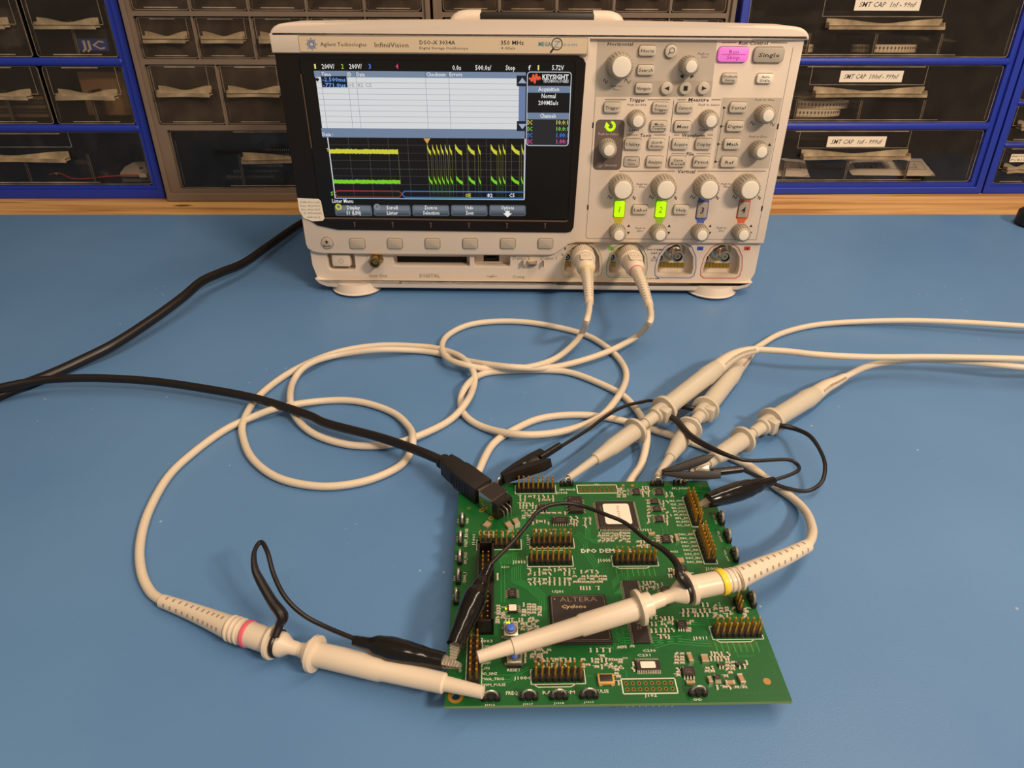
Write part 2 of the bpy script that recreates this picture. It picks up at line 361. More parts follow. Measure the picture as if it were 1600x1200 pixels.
def cabinet(name, label, fr, x0, x1, hts, rows, paint, depth, side, bot, top_h, round_rail=False):
    # rows: list of (h0, h1, [column edges...]) ; frame grid in x,h
    e = empty(name, label, 'cabinet', fr.W)
    mb = MB(); D = depth
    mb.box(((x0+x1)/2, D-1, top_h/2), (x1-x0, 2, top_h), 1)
    outer = rrect(x0, 0, x1, top_h, 1.5, 2); holes = []
    for (a, b, cols) in rows:
        lo = min(c[0] for c in cols); hi = max(c[1] for c in cols); holes.append(rrect(lo-1, a-.6, hi+1, b+.6, 1, 1))
    mb.plate([outer]+holes, 9, 0, T(0, 7, 0)@MF)
    # outer lip frame
    mb.plate([outer, rrect(x0+side*.55, bot*.75, x1-side*.55, top_h-4, 1, 1)], 4, 0, T(0, -1.5, 0)@MF, bev=.8)
    mb.box((x0+1.2, D/2, top_h/2), (2.4, D, top_h)); mb.box((x1-1.2, D/2, top_h/2), (2.4, D, top_h))
    mb.box(((x0+x1)/2, D/2, 1.2), (x1-x0, D, 2.4)); mb.box(((x0+x1)/2, D/2, top_h-1.2), (x1-x0, D, 2.4))
    for (a, b, cols) in rows:
        lo = min(c[0] for c in cols); hi = max(c[1] for c in cols)
        mb.box(((lo+hi)/2, D/2, a-1.6), (hi-lo+10, D-4, 1.2), 0)
        for c in cols[:-1]:
            if c[2]: mb.box((c[1]+c[2]/2, 6, (a+b)/2), (c[2], 14, b-a+2), 0)
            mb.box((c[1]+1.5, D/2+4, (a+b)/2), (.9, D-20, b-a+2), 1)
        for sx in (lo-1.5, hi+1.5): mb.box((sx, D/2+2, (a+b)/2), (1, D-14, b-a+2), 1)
    hs = [(a, b) for a, b, c in rows]
    for (a0, b0), (a1, b1) in zip(hs, hs[1:]):          # rails between rows
        lo, hi = min(b0, b1), max(a0, a1)
        lo, hi = (b0, a1) if a1 > b0 else (b1, a0)
        if round_rail: mb.rbox(((x0+x1)/2, 1, (lo+hi)/2), (x1-x0-side*1.6, 9, hi-lo-.6), 2.8, 0, seg=3)
        else: mb.rbox(((x0+x1)/2, 3, (lo+hi)/2), (x1-x0-side*1.6, 7, hi-lo-.4), 1.0, 0)
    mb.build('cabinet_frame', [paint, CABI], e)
    return e
gz = lambda u, v: WORLD.z(u, v, -2)/1000
frA = Fr(gz(262, 308), BRZ, math.radians(4)); frB = Fr(gz(265, 313), BRZ, math.radians(4)); frD = Fr(gz(1529, 301), BRZ+.004, math.radians(6))
# leftmost blue cabinet, origin at its lower right corner
c3 = [(-300, -201, 0), (-197, -105, 0), (-101, -15, 0)]
full = [(-312, -14, 0)]
rowsA = [(14.5, 72.5, full), (81, 140, c3), (148.5, 208, c3)]
cabA = cabinet('parts_cabinet', 'blue metal parts cabinet at the far left with red wire in its bottom drawer', frA, -326, 0, None, rowsA, CABB, 150, 14, 13, 224, True)
drawer(cabA, -312, 14.5, -14, 72.5, 140, CLR, 127, 31, (85, 158, 231), step=(85, 218, 56-14))
for (a, b, _), dv in zip(c3, (48, 48, 44)):
    w_ = b-a
    drawer(cabA, a, 81, b, 140, 140, CLR, 63, 30, (w_*.5,), step=(5, w_-8, 31))
    drawer(cabA, a, 148.5, b, 208, 140, CLR, 63, 31, (w_*.5,), step=(5, w_-8, 31))
# two taupe cabinets
def taupe(x0, label):
    g5 = [(x0+10+59.3*k, x0+10+59.3*k+57.3, 2) for k in range(5)]; g4 = [(x0+10+74.2*k, x0+10+74.2*k+72.0, 2.2) for k in range(4)]; g1 = [(x0+17.5, x0+299, 0)]
    rows = [(14, 77, g1), (83, 143, g4), (149, 188, g5), (193.5, 232, g5)]
    c = cabinet('parts_cabinet', label, frB, x0, x0+314, None, rows, CABG, 145, 9, 12, 243)
    drawer(c, g1[0][0], 14, g1[0][1], 77, 135, CLR, 127, 33, (71, 140, 211))
    for a, b, _ in g4: drawer(c, a, 83.4, b, 142.6, 135, CLRG, 56, 33, (), step=(3, b-a-10, 33))
    for a, b, _ in g5: drawer(c, a, 149.2, b, 187.6, 135, CLRG, 43, 19, (), step=(3, b-a-6, 19))
    for a, b, _ in g5: drawer(c, a, 193.8, b, 231.8, 135, CLRG, 43, 19, (), step=(3, b-a-6, 19))
    return c
cabB = taupe(0, 'brown-grey plastic parts cabinet between the left blue cabinet and the oscilloscope')
cabC = taupe(317, 'brown-grey plastic parts cabinet mostly hidden behind the oscilloscope control side')
# right blue cabinet
full = [(-316, -16, 0)]
rowsD = [(13, 72.5, full), (81, 141, full), (149, 209, full)]
cabD = cabinet('parts_cabinet', 'blue metal parts cabinet right of the oscilloscope with long labelled drawers', frD, -326.5, -1, None, rowsD, CABB, 150, 14, 10, 224, True)
INKP = mat('label_ink', '2e2822', .7)
for (a, b, _), st, lh in zip(rowsD, ('SMT CAP  1uf - 999uf', 'SMT CAP  100nf - 999nf', 'SMT CAP  1nf - 99nf'), (46.5, 48.5, 51.5)):
    drawer(cabD, -316, a, -16, b, 140, CLR, 128, 31.5, (72, 147, 221), ([st], 150, lh, 72 if a > 20 else 70, 11.8, INKP), (81, 213, b-a-20), .36)
# narrow blue cabinet cut by the right frame edge
colsE = [(13, 59, 0), (63, 109, 0), (113, 159, 0)]
rowsE = [(10.5, 52.5, colsE), (59, 99, colsE), (104.5, 144, colsE), (149.5, 190, colsE)]
cabE = cabinet('parts_cabinet', 'blue metal cabinet of small drawers at the right edge of the frame', frD, 1, 171, None, rowsE, CABB, 150, 12, 10, 206, True)
for (a, b, cols) in rowsE:
    for i, c in enumerate(cols):
        if a < 150: drawer(cabE, c[0], a, c[1], b, 140, CLR, 32, 18, (), (['PHOTO', 'PC817'], 23, 30, 20, 9, INKP) if (a < 20 and i == 0) else None, (3, 42, 18))
        else: drawer(cabE, c[0], a, c[1], b, 140, CLR, 32, 18)

# ---- things lying in the drawers
def inside(fr, x, y, h, rz=0): return fr.W@T(x/1000, y/1000, h/1000)@RZ(rz)
def put(mb, name, mats, M, label, cat, group=None):
    o = mb.build(name, mats); o.matrix_world = M; return tag(o, label, cat, group)
m = MB(); m.rbox((0, 14, 14), (34, 26, 27), 1.5, 0); m.rect(-16, 3, 16, 14.5, 1.05, 1, MF@T(0, 0, 0)); m.text('JJC', 0, 8.6, 8.2, 25, 2, 1.2, MF, bold=.02)
put(m, 'small_box', [BLKM, mat('card_blue', '3450b0', .5), WHT], inside(frA, -43, 8, 151.5), 'small black box with blue JJC card in upper drawer of left blue cabinet', 'box')
m = MB(); m.rbox((0, 20, 24), (56, 38, 46), 2)
put(m, 'cardboard_box', mat('cardboard_brown', 'b08a60', .8), inside(frA, -52, 26, 85.5), 'brown cardboard box behind the clear middle drawer front of left blue cabinet', 'box')
m = MB()
for k in range(6): m.rbox((0, 16, 2.5+k*4.6), (62, 28, 3.6), .8, k % 2)
put(m, 'card_stack', [mat('card_tan', '8c7350', .7), mat('card_dark', '4a3a2a', .7)], inside(frA, -148, 12, 85.5), 'stack of tan cards in the drawer left of the cardboard box', 'cards')
def crumple(w_, d, h, seed, nx=12, ny=8, rough=2.2, tilt=0):
    rnd = random.Random(seed); vs = []; fs = []
    for sgn in (1, -1):
        for j in range(ny+1):
            for i in range(nx+1):
                x = i/nx-.5; y = j/ny-.5; e = max(0, (1-(2*x)**4)*(1-(2*y)**4))
                vs.append((x*w_+rnd.uniform(-1, 1)*rough*.4, y*d, h/2+sgn*(h/2)*e**.6*(1+rnd.uniform(-.18, .18))+rnd.uniform(-.4, .4)*rough*.5*(e > .02)+tilt*x*w_))
        b = 0 if sgn == 1 else (nx+1)*(ny+1)
        for j in range(ny):
            for i in range(nx): q = b+j*(nx+1)+i; fs.append((q, q+1, q+nx+2, q+nx+1) if sgn == 1 else (q, q+nx+1, q+nx+2, q+1))
    return vs, fs
m = MB(); v_, f_ = crumple(50, 60, 40, 3, rough=6); m.add(v_, f_)
put(m, 'plastic_bag', BAGM, inside(frA, -140, 34, 153), 'crumpled clear plastic bag in top drawer at the left frame edge', 'bag')
# bottom drawer of left cabinet
yb = 18.6
m = MB(); m.sweep(crom([(-62, 0, 4), (-48, -3, 6), (-34, -7, 1.2), (-15, -9, 1.0), (5, -6, 2.5), (28, -4, 3.5), (44, -3, 3.5)], 8), .8, 0, 8); m.rbox((49, -3, 3.5), (9, 5, 5), .8, 1); m.rbox((-52, -2.5, 5.5), (4, 3, 3), .6, 2)
put(m, 'wire_lead', [mat('wire_red', 'f04020', .4), WHT, STEEL], inside(frA, -78, 18, yb), 'red wire with a small white connector in the bottom left drawer', 'wire')
m = MB(); m.prism([(-20, 0), (18, 0), (22, 8), (6, 26), (-12, 24), (-19, 14)], 0, 5, bev=1); m.cyl((2, 10, 5), 2, .3, 1)
put(m, 'plastic_bracket', [WHT, BLKM], inside(frA, -40, 24, yb)@Matrix.Rotation(.35, 4, 'X'), 'white plastic bracket at the right end of the bottom left drawer', 'bracket')
m = MB(); m.rbox((0, 0, 6), (28, 14, 12), 1.5)
put(m, 'plastic_block', mat('block_tan', '7d6a55', .7), inside(frA, -36, 100, yb+20), 'tan block behind the white bracket in the bottom left drawer', 'block')
m = MB(); m.rbox((0, 0, 10), (30, 30, 20), 3)
put(m, 'plastic_stand', CABI, inside(frA, -36, 100, yb-.5), 'dark stand under the tan block in the bottom left drawer', 'block')
for (x, y, a, l) in ((-82, 26, -.7, 'short glass capsule bulb lying by the red wire'), (-108, 40, -.5, 'glass capsule bulb lying behind the bottom left drawer handle')):
    m = MB(); R_ = Matrix.Rotation(PI/2, 4, 'Y'); m.lathe([(-14, 1), (-13, 3.6), (11, 3.6), (13, 2.6), (14, 1)], 0, R_, 16); m.lathe([(-12, 2.2), (8, 2.2)], 1, R_, 10)
    put(m, 'glass_bulb', [BAGM, BRASS], inside(frA, x, y, yb+3.7 + (9 if y > 30 else 0), a), l, 'bulb')
m = MB(); m.sweep([(10*math.cos(t*.5)+t*.55, 14+12*math.sin(t*.5), 2.5+t*.12) for t in range(0, 90)], 1.3, 0, 6)
put(m, 'coiled_cable', BLKC, inside(frA, -90, 60, yb), 'coiled black cable behind the red wire in the bottom left drawer', 'cable')
# pins strip + blue boards in taupe bottom drawer
for r in range(6):
    m = MB(); m.box((0, 0, 1.2), (62-r*3, 3, 2.4))
    for k in range(22-r): m.box((-28+k*2.54, -.6, 3.6), (.7, .7, 3), 1)
    put(m, 'pin_strip', [BLKM, STEEL], inside(frB, 93+r*6, 20+r*9, 19+r*4.4+(0 if r else 0))@Matrix.Rotation(0, 4, 'X'), 'strip of steel header pins in the taupe bottom drawer', 'pin strip', 'header pin strips in the taupe bottom drawer')
m = MB(); m.box((0, 40, 16), (80, 70, 32), 0)
for k in range(4): m.box((-30+k*20, 3, 33), (10, 40, 2), 1)
put(m, 'module_box', [mat('module_blue', '22315f', .6), CABI], inside(frB, 195, 30, 19), 'dark blue box of modules in the taupe bottom drawer beside the oscilloscope', 'box')
# tapes and bags on the right
def tape_reel(turns, r0, seg=60):
    m = MB()
    for t in range(turns):
        r = r0+t*1.0; n = seg; H_ = 8; vs = []; fs = []
        for k in range(n+1): a = 2*PI*k/n; vs += [(r*1.35*math.cos(a), r*.8*math.sin(a), 0), (r*1.35*math.cos(a), r*.8*math.sin(a), H_)]
        for k in range(n): fs.append((2*k, 2*k+2, 2*k+3, 2*k+1))
        m.add(vs, fs, 0)
    r = (r0+turns-1)*1.0+.15
    for k in range(int(seg*.9)):
        a = 2*PI*k/(seg*.9); c = (r*1.36*math.cos(a), r*.81*math.sin(a))
        m.box((0, 0, 0), (1.6, .3, 2.6), 1, T(c[0], c[1], 4.6)@RZ(a+PI/2)); m.box((0, 0, 0), (.7, .3, .8), 1, T(c[0], c[1], 1.3)@RZ(a+PI/2))
    return m
TAPE = mat('carrier_tape_white', 'f0e4cc', .5); TAPD = mat('carrier_tape_pocket', '6f6352', .6)
for (x, y, h, l) in ((-262, 34, 153.6, 'short roll of component tape in top right drawer next to the oscilloscope'), (-142, 34, 153.6, 'white roll of component tape in a clear bag in the top right drawer'),
                     (-215, 34, 85.6, 'lower roll of component tape in the drawer marked 100nf'),
                     (-206, 36, 94.2, 'upper roll of component tape in the drawer marked 100nf')):
    put(tape_reel(4, 24), 'tape_roll', [TAPE, TAPD], inside(frD, x, y, h), l, 'tape roll')
for (x, y, h, sd, wd, l, tl) in ((-118, 46, 162.5, 11, 120, 'clear antistatic bag lying over the tape roll in the top right drawer', .06), (-195, 60, 103, 12, 90, 'clear bag over the tape rolls in the drawer marked 100nf', 0)):
    m = MB(); v_, f_ = crumple(wd, 55, 8, sd, rough=2, tilt=tl*-.6); m.add(v_, f_); put(m, 'plastic_bag', BAGM, inside(frD, x, y, h), l, 'bag')
for (x, y, a, l, sd) in ((-258, 27, -.2, 'white paper parts bag at the left end of the drawer marked 1uf', 21), (-104, 26, -.08, 'white paper parts bag with barcode in the drawer marked 1uf', 22)):
    m = MB(); v_, f_ = crumple(100, 46, 9, sd, rough=1.2); m.add(v_, f_)
    B_ = Matrix.Rotation(.05, 4, 'X')
    x_ = -44
    if x > -200:
        while x_ < -8:
            bw_ = random.choice((.5, .8, 1.2)); m.box((x_, -6, 9.5), (bw_, 14, .3), 1, B_); x_ += bw_+random.choice((.5, .8))
        m.path([(-2, -14), (40, -14), (40, 4), (-2, 4)], .4, 9.7, 1, B_, closed=True); m.path([(10, -10), (30, -10), (30, 0)], .4, 9.7, 1, B_)
    else: m.path([(-2, -14), (40, -14), (40, 4), (-2, 4)], .4, 9.7, 1, B_, closed=True)
    put(m, 'paper_bag', [WHT, INKP], inside(frD, x, y+6, 21.5, a)@Matrix.Rotation(.3, 4, 'X'), l, 'bag')

exec_after = []
# ================================================================== oscilloscope
SF = Fr((0, 0, 0), 0, LEAN)
def FP(u, v, o=0.0): q = SF.y(u, v, -o); return (q[0], q[2])
def ZA(x, y): return (900+x/4.4444, 20+y/4.4444)      # control panel, upper
def ZB(x, y): return (900+x/4.706, 240+y/4.706)       # control panel, lower
def ZC(x, y): return (420+x/3.2, 20+y/3.2)            # screen side
def ZD(x, y): return (460+x/3.6364, 340+y/3.6364)     # lower left front
def ZS(x, y): return (470+x/3.5556, 80+y/3.5556)      # display
scope = empty('oscilloscope', 'cream benchtop oscilloscope with lit waveform screen standing at the back of the blue mat', 'oscilloscope', SF.W)
def FB(mb, st, Z, cx, cy, hz, wz=None, mi=0, z=0, it=0, bold=0, o=0):      # text by zoomed picture position
    a = FP(*Z(cx, cy-hz/2), o); b = FP(*Z(cx, cy+hz/2), o); c = FP(*Z(cx, cy), o); w_ = None
    if wz: w_ = FP(*Z(cx+wz/2, cy), o)[0]-FP(*Z(cx-wz/2, cy), o)[0]
    mb.text(st, c[0], c[1], abs(a[1]-b[1]), w_, mi, z, None, it, 0, bold)
# case
body = MB(MF)
outl = [(-187.5, 47)]+[(-188.5, 80), (-188.5, 197)]+[(188.5, 197), (188.5, 47)]
up_l = rrect(-188.5, 36, 188.5, 199, 6)
lip = [(188.5, 198), (-188.5, 198), (-188.5, 44), (-187.5, 40), (-183, 37), (-175, 35.6), (-120, 35.2), (14, 35.6), (18.5, 37.2), (23, 41), (28, 45), (34, 46.6), (188.5, 47)]
body.prism(lip, -40, 0, 0, bev=1.6)
cap_o = []
for k in range(9): a = math.radians(90*k/8); cap_o.append((178+12.5*math.cos(a), 196.2+8.3*math.sin(a)))
cap_o += [(x, 204.5+1.8*(1-(x/178)**2)) for x in range(150, -151, -30)]
for k in range(9): a = math.radians(90+90*k/8); cap_o.append((-178+12.5*math.cos(a), 196.2+8.3*math.sin(a)))
cap_o += [(-150, 196.2), (0, 196.2), (150, 196.1)]
body.prism(cap_o, -44, 3.2, 0, bev=2.2, seg=3)
body.prism([(-190.3, 185.8), (-190.3, 198), (35.8, 198), (35.8, 186.4), (35, 185.8)], -20, 3.1, 0, bev=.7)
rear = [(-184, 14), (-184, 196), (-176, 202), (176, 202), (184, 196), (184, 14), (176, 9), (-176, 9)]
body.prism(rear, -138, -38, 0, bev=0)
body.build('case', CASE, scope)
# lower front plate with recesses
low = MB(MF)
lo_out = [(-187, 46), (-187, 24), (-184.5, 14), (-178, 9), (-168, 7.4), (0, 7), (150, 7), (176, 8), (184.5, 12), (187.5, 20), (187.5, 46)]
def arch(cx, r=0):
    w_ = 15.4+r; P = [(cx-w_, 19-r), (cx-w_+2, 17.8-r)]
    P = [(cx-w_, 24), (cx-w_+.8, 18.6-r*.6), (cx-w_+4, 17.2-r), (cx+w_-4, 17.2-r), (cx+w_-.8, 18.6-r*.6), (cx+w_, 24), (cx+w_-1.5, 34), (cx+w_-6, 41+r*.6), (cx+w_-12, 44.4+r*.5), (cx-w_+12, 44.4+r*.5), (cx-w_+6, 41+r*.6), (cx-w_+1.5, 34)]
    return P
PX = (40.8, 78.6, 119.6, 158.3)
slot = rrect(-118, 24, -54, 33.6, 1.2, 2); usbh = rrect(-50, 24, -20, 33.8, 1.2, 2); pwr = rrect(-173.5, 20, -150.5, 35, 3, 3)
low.plate([lo_out, pwr, slot, usbh]+[arch(c) for c in PX], 10, 0, T(0, 0, -14.5), bev=.6)
low.prism([(-186, 45), (-186, 12), (186, 12), (186, 45)], -40, -14, 0)
lo2 = [(-187.2, 17), (-184.8, 11), (-178, 7), (-168, 5.4), (0, 5), (150, 5), (176, 6), (184.8, 10), (187.7, 17), (187.7, 12.0)]
rim = [(-185.6, 13.0), (-182, 8.6), (-176.5, 6.2), (-168, 5.4), (150, 5), (174, 5.8), (182, 8.4), (185.8, 12.8), (183.6, 13.8), (181, 12.8), (175, 11.2), (150, 10.6), (-168, 10.6), (-176, 11.4), (-181, 13), (-183.4, 14)]
low.prism(rim, -30, -.6, 0, bev=1.4)
low.build('lower_front', CASE, scope)
# pocket linings
for i, c in enumerate(PX):
    m = MB(MF); m.plate([arch(c, .9), arch(c, -.2)], .5, 0, T(0, 0, -5.0)); m.plate([arch(c, 2.2), arch(c, 1.7)], .25, 1, T(0, 0, -4.5))
    m.poly(circ(c-1, 36.4, 9.5), -13.9, 2)
    for k in range(8 if i > 1 else 2): m.box((c-12.4+k*2.9, 23.4, -13.4), (2.4, 4.0, 1.2), 3)
    m.poly(circ(c-12.4, 29.6, 2.7, 16), -13.7, 4); m.plate([circ(c-12.4, 29.6, 1.6, 14), circ(c-12.4, 29.6, .9, 12)], .4, 5, T(0, 0, -13.7)); 
    m.build('input_pocket', [CASE, (mat('ring_yellow', 'cdb64e', .5), mat('ring_green', '8fae4c', .5), mat('ring_blue', '4a5fb0', .5), mat('ring_red', 'c8402c', .5))[i], mat('bnc_flange_gold', 'b9a060', .4, metal=.6), BRASS, HOLE, STEEL], scope)
bnc = MB(MF)
bnc.lathe([(-13.5, 7.2), (-11, 7.2), (-10.8, 5.6), (-3, 5.6), (-2.8, 4.9), (6.6, 4.9), (6.8, 4.3), (6.8, 3.6), (-2, 3.6), (-2, 2.7), (5.2, 2.7), (5.2, 1.1), (1, 1.0)], 0, seg=24)
for s_ in (-1, 1): bnc.cyl((0, 0, 0), .9, 6.4, 0, T(0, 0, 2)@Matrix.Rotation(s_*PI/2, 4, 'Y'), 10)
bnc.cyl((0, 0, -2), 1.0, 5.5, 1)
b0 = bnc.build('bnc_connector', [STEEL, BRASS], scope, loc=(PX[2]-2, 0, 37.6)); 
b1 = b0.copy(); SC.collection.objects.link(b1); b1.location = Vector((PX[3]-2, 0, 37.6))*.001
# small bnc, slots, buttons of the lower left front
m = MB(MF); m.plate([circ(0, 0, 8, 24), circ(0, 0, 5.6, 24)], .8, 0); m.build('connector_recess', CASE, scope, loc=(-131.5, 4.8, 29.5))
m = MB(MF); m.lathe([(0, 5.2), (2, 5.2), (2.2, 4.6), (11, 4.6), (11.2, 4), (11.2, 3.3), (4, 3.3), (4, 2.4), (9, 2.4), (9, 1), (7, .9)], 0, seg=20); m.cyl((0, 0, 0), .8, 5.8, 0, T(0, 0, 7.5)@Matrix.Rotation(PI/2, 4, 'Y'), 8); m.cyl((0, 0, 0), .8, 5.8, 0, T(0, 0, 7.5)@Matrix.Rotation(-PI/2, 4, 'Y'), 8)
m.build('bnc_connector', mat('bnc_brass', 'b09660', .28, metal=1), scope, loc=(-131.5, 4.5, 30.5))
m = MB(MF); a_ = FP(*ZD(585, 252), -13.9); b_ = FP(*ZD(980, 222), -13.9); m.rect(a_[0], a_[1], b_[0], b_[1], -13.9, 0); m.build('digital_slot', HOLE, scope)
m = MB(MF); a_ = FP(*ZD(1075, 248), -13.9); b_ = FP(*ZD(1163, 208), -13.9); m.rect(a_[0], a_[1], b_[0], b_[1], -13.9, 0); m.box(((a_[0]+b_[0])/2, (a_[1]+b_[1])/2, -12.4), (b_[0]-a_[0]-5, 1.2, 2.6), 1); m.build('usb_socket', [HOLE, BLKM], scope)
m = MB(MF); m.rbox((-162, 28.2, -8), (15.6, 10.6, 8), 1.4); pb = m.build('power_button', CASE, scope)
m = MB(MF); m.path([(.0+1.9*math.sin(a), 1.9*math.cos(a)) for a in [math.radians(35+29*k) for k in range(11)]], .35, 0); m.line((0, .4), (0, 2.5), .35, 0); m.build('power_symbol', INK_SHADE, pb, loc=(-162, 3.9, 28.2))
# probe compensation lugs
m = MB(MF)
for x in (-9, 8): m.box((x, 28, -2), (.7, 4.5, 5), 0)
m.box((-1.5, 28.6, -1.2), (7.5, .7, 7), 0); m.box((-5.2, 28, -3.5), (.6, 3.2, 3), 0); m.box((2.2, 28, -3.5), (.6, 3.2, 3), 0); m.box((-1.5, 25.8, -3.5), (6, .6, 3))
m.build('compensation_lug', STEEL, scope)
# feet
for x, y in ((-152, 12), (154, 12), (-152, 118), (154, 118)):
    m = MB(); g0 = y*math.tan(LEAN)+.15
    m.lathe([(g0, 16), (g0+.6, 20.6), (g0+1.6, 21.4), (g0+2.4, 20), (9.6, 18)], 0, seg=32)
    m.build('foot', CASE, scope, loc=(x, y, 0))
# carry handle on the top rear
m = MB()
for s_ in (-1, 1): m.sweep(crom([(s_*64, 70, 200), (s_*63, 70, 204), (s_*57, 70, 206.4), (s_*44, 70, 206.8)], 5), 5.5, 0, 12)
m.rbox((0, 70, 206.6), (90, 13, 8.0), 2, 1); m.build('handle', [CASE, BLKM], scope)
m = MB(); m.rbox((-40, 40, 203.2), (30, 8, 2.4), .8); m.rbox((102, 40, 202.9), (36, 8, 2.4), .8); m.build('top_latch', CASE, scope)
# screen surround
bz = [(-189.2, 185.2), (28, 185.2), (32, 184), (34, 180), (31.4, 60), (29.5, 56.4), (26, 55.5), (-160, 56.5), (-176, 60), (-184, 66), (-188.9, 75)]
gl = rrect(-172.5, 64.8, 26.6, 181.4, 1.5, 2)
m = MB(MF); m.plate([bz, gl], 1.4, 0, T(0, 0, -.1), bev=.35)
m.path([(-171.5, 67), (-171.5, 66.2), (25.5, 64.9), (26, 66)], 1.4, 1.35, 1); m.path([(-172.3, 172), (-171.9, 120)], .9, 1.35, 1)
for k in range(6): x = FP(*ZD(346+215.5*k, 55))[0]; m.rbox((x, 61, 1.4), (1.0, 4.4, .6), .25, 1); m.rbox((x, 62.8, 1.5), (1.9, .8, .7), .25, 1)
m.build('screen_surround', [BEZ, BEZ2], scope)
# ---- display
EM = {}
def em(col, s=.85):
    n = 'display_'+col
    if n not in EM:
        mm = mat(n, '040404', .25, emit=col, es=s); EM[n] = (len(EM), mm)
    return EM[n][0]
em('0b0807', .6)
D_ = MB(MF); ZO = .22
def dx(x, yr): return FP(*ZS(x, yr))[0]
def dh(y, xr=600): return FP(*ZS(xr, y))[1]
def DR(x0, x1, yr, y0, y1, col, z=.04, xr=600, s=.85): D_.rect(dx(x0, yr), dh(y1, xr), dx(x1, yr), dh(y0, xr), ZO+z, em(col, s))
def DT(st, cx, cy, hz, wz=None, col='f4f4f4', z=.16, bold=.014): FB(D_, st, ZS, cx, cy, hz, wz, em(col), ZO+z, 0, bold)
D_.rect(-172.5, 64.8, 26.6, 181.4, ZO, 0)
DR(75, 1250, 128, 112, 147, '7c8ea6'); DR(85, 1212, 161, 147, 430, 'e3e4e6', xr=600); DR(1212, 1250, 161, 147, 430, '6f85ad', xr=1230)
DR(75, 1250, 128, 430, 481, '7688a4')
for y in (177, 208, 240, 271, 302, 334, 365, 397): DR(85, 1212, 161, y-1, y+1, '9aa0a8', .08)
for x in (110, 258, 305, 692, 822): DR(x-1, x+1, 128, 112, 430, '8d939c', .08); DR(x, x+2, 128, 114, 146, '33404f', .09)
DR(115, 256, 157, 141, 203, '0c1226', .10)
DT('-2.500ms', 184, 157, 22, 128, '78b4ff', bold=.012); DT('-771.0us', 187, 188, 22, 126, '78b4ff', bold=.012)
DT('0E', 284, 188, 20, 28, 'a8a8a8'); DT('82 C5', 355, 188, 20, 80, 'a8a8a8')
for st, x, w_ in (('Time', 141, 52), ('ID', 270, 22), ('Data', 332, 46), ('Checksum', 751, 108), ('Errors', 861, 70)): DT(st, x, 128, 22, w_, 'e9eef5')
DT('Data :', 150, 461, 20, 60, 'e9eef5')
p_ = (dx(92, 157), dh(157, 92)); D_.poly([(p_[0]-1.6, p_[1]), (p_[0], p_[1]-1.5), (p_[0]+1.6, p_[1]), (p_[0], p_[1]+1.5)], ZO+.12, em('0b0807'))
for y, s_ in ((165, 1), (416, -1)):
    x = dx(1231, y); h = dh(y, 1231); D_.rect(x-4.2, h-3.6, x+4.2, h+3.6, ZO+.08, em('141c30')); D_.poly([(x-3, h-s_*1.5), (x+3, h-s_*1.5), (x, h+s_*2.2)], ZO+.12, em('a9b4c6'))
# waveform area
xL = dx(150, 484); xR = dx(1246, 484); hT = dh(482); hB = dh(818)
D_.rect(xL, hB, xR, hT, ZO+.03, em('141112', .6))
gx = [dx(v, 484) for v in (263, 373, 483, 592, 703, 812, 920, 1030, 1140)]
for x in gx: D_.rect(x-.13, hB, x+.13, hT, ZO+.05, em('4d4b4c'))
for v in (522, 566, 608, 655, 695, 740, 782): h = dh(v); D_.rect(xL, h-.13, xR, h+.13, ZO+.05, em('454344'))
for k in range(51): x = xL+(xR-xL)*k/50; h = dh(655); D_.rect(x-.1, h-.6, x+.1, h+.6, ZO+.05, em('5a5859'))
D_.rect(xL-.4, hB, xL+.4, hT, ZO+.07, em('d8dce0')); D_.rect(xR-.4, hB, xR+.4, dh(482), ZO+.07, em('e8ecf4')); D_.rect(xL, hB-.5, xR, hB+.2, ZO+.07, em('9fc9dd'))
def noisy(x0, x1, h, t, col):
    n = 70; up = []; dn = []
    for k in range(n+1):
        x = x0+(x1-x0)*k/n; up.append((x, h+t+random.uniform(0, .6))); dn.append((x, h-t-random.uniform(0, .6)))
    for a, b, c, d in zip(up, up[1:], dn, dn[1:]): D_.poly([c, d, b, a], ZO+.10, em(col))
x1_ = dx(541, 560); noisy(xL, x1_, dh(557, 350), 1.35, 'd8d640'); noisy(xL, x1_, dh(725, 370), 1.15, '7fd62a')
D_.rect(x1_-.15, dh(725, 550), x1_+.15, dh(557, 540), ZO+.08, em('6b6a2e'))
PU = [(703, 722), (731, 746), (755, 769), (778, 792), (802, 816), (825, 839), (858, 895), (928, 965), (985, 998), (1055, 1090), (1100, 1112), (1123, 1137), (1170, 1215), (1226, 1238)]
for a, b in PU:
    xa = dx(a, 545); xb = dx(b, 545)
    for y, c, sc in ((549, 'd8d640', 1), (718, '7fd62a', .85)):
        h = dh(y, a); 
        D_.poly([(xa, h+4.6*sc), (xa+(xb-xa)*.45, h+.9*sc), (xb, h-.9*sc), (xb, h-3.9*sc), (xa+(xb-xa)*.5, h-2.4*sc), (xa, h+.8*sc)], ZO+.10, em(c))
    for x in (xa, xb):
        D_.rect(x-.13, dh(718, a), x+.13, dh(549, a), ZO+.08, em('6e6a30')); D_.rect(x-.13, dh(790, a), x+.13, dh(718, a), ZO+.08, em('3d6e24')); D_.rect(x-.13, hB, x+.13, dh(790, a), ZO+.08, em('2f4a28'))
x = dx(701, 488); h = dh(484, 700); D_.poly([(x-2.6, h), (x, h-4), (x+2.6, h)], ZO+.14, em('e0a45a'))
h0 = dh(777); h1 = dh(811); xa = dx(190, 790); xb = dx(562, 790)
D_.path([(xa, (h0+h1)/2), (xa+2.2, h0), (xb-2.2, h0), (xb, (h0+h1)/2), (xb-2.2, h1), (xa+2.2, h1)], .55, ZO+.12, em('a8422c'), closed=True)
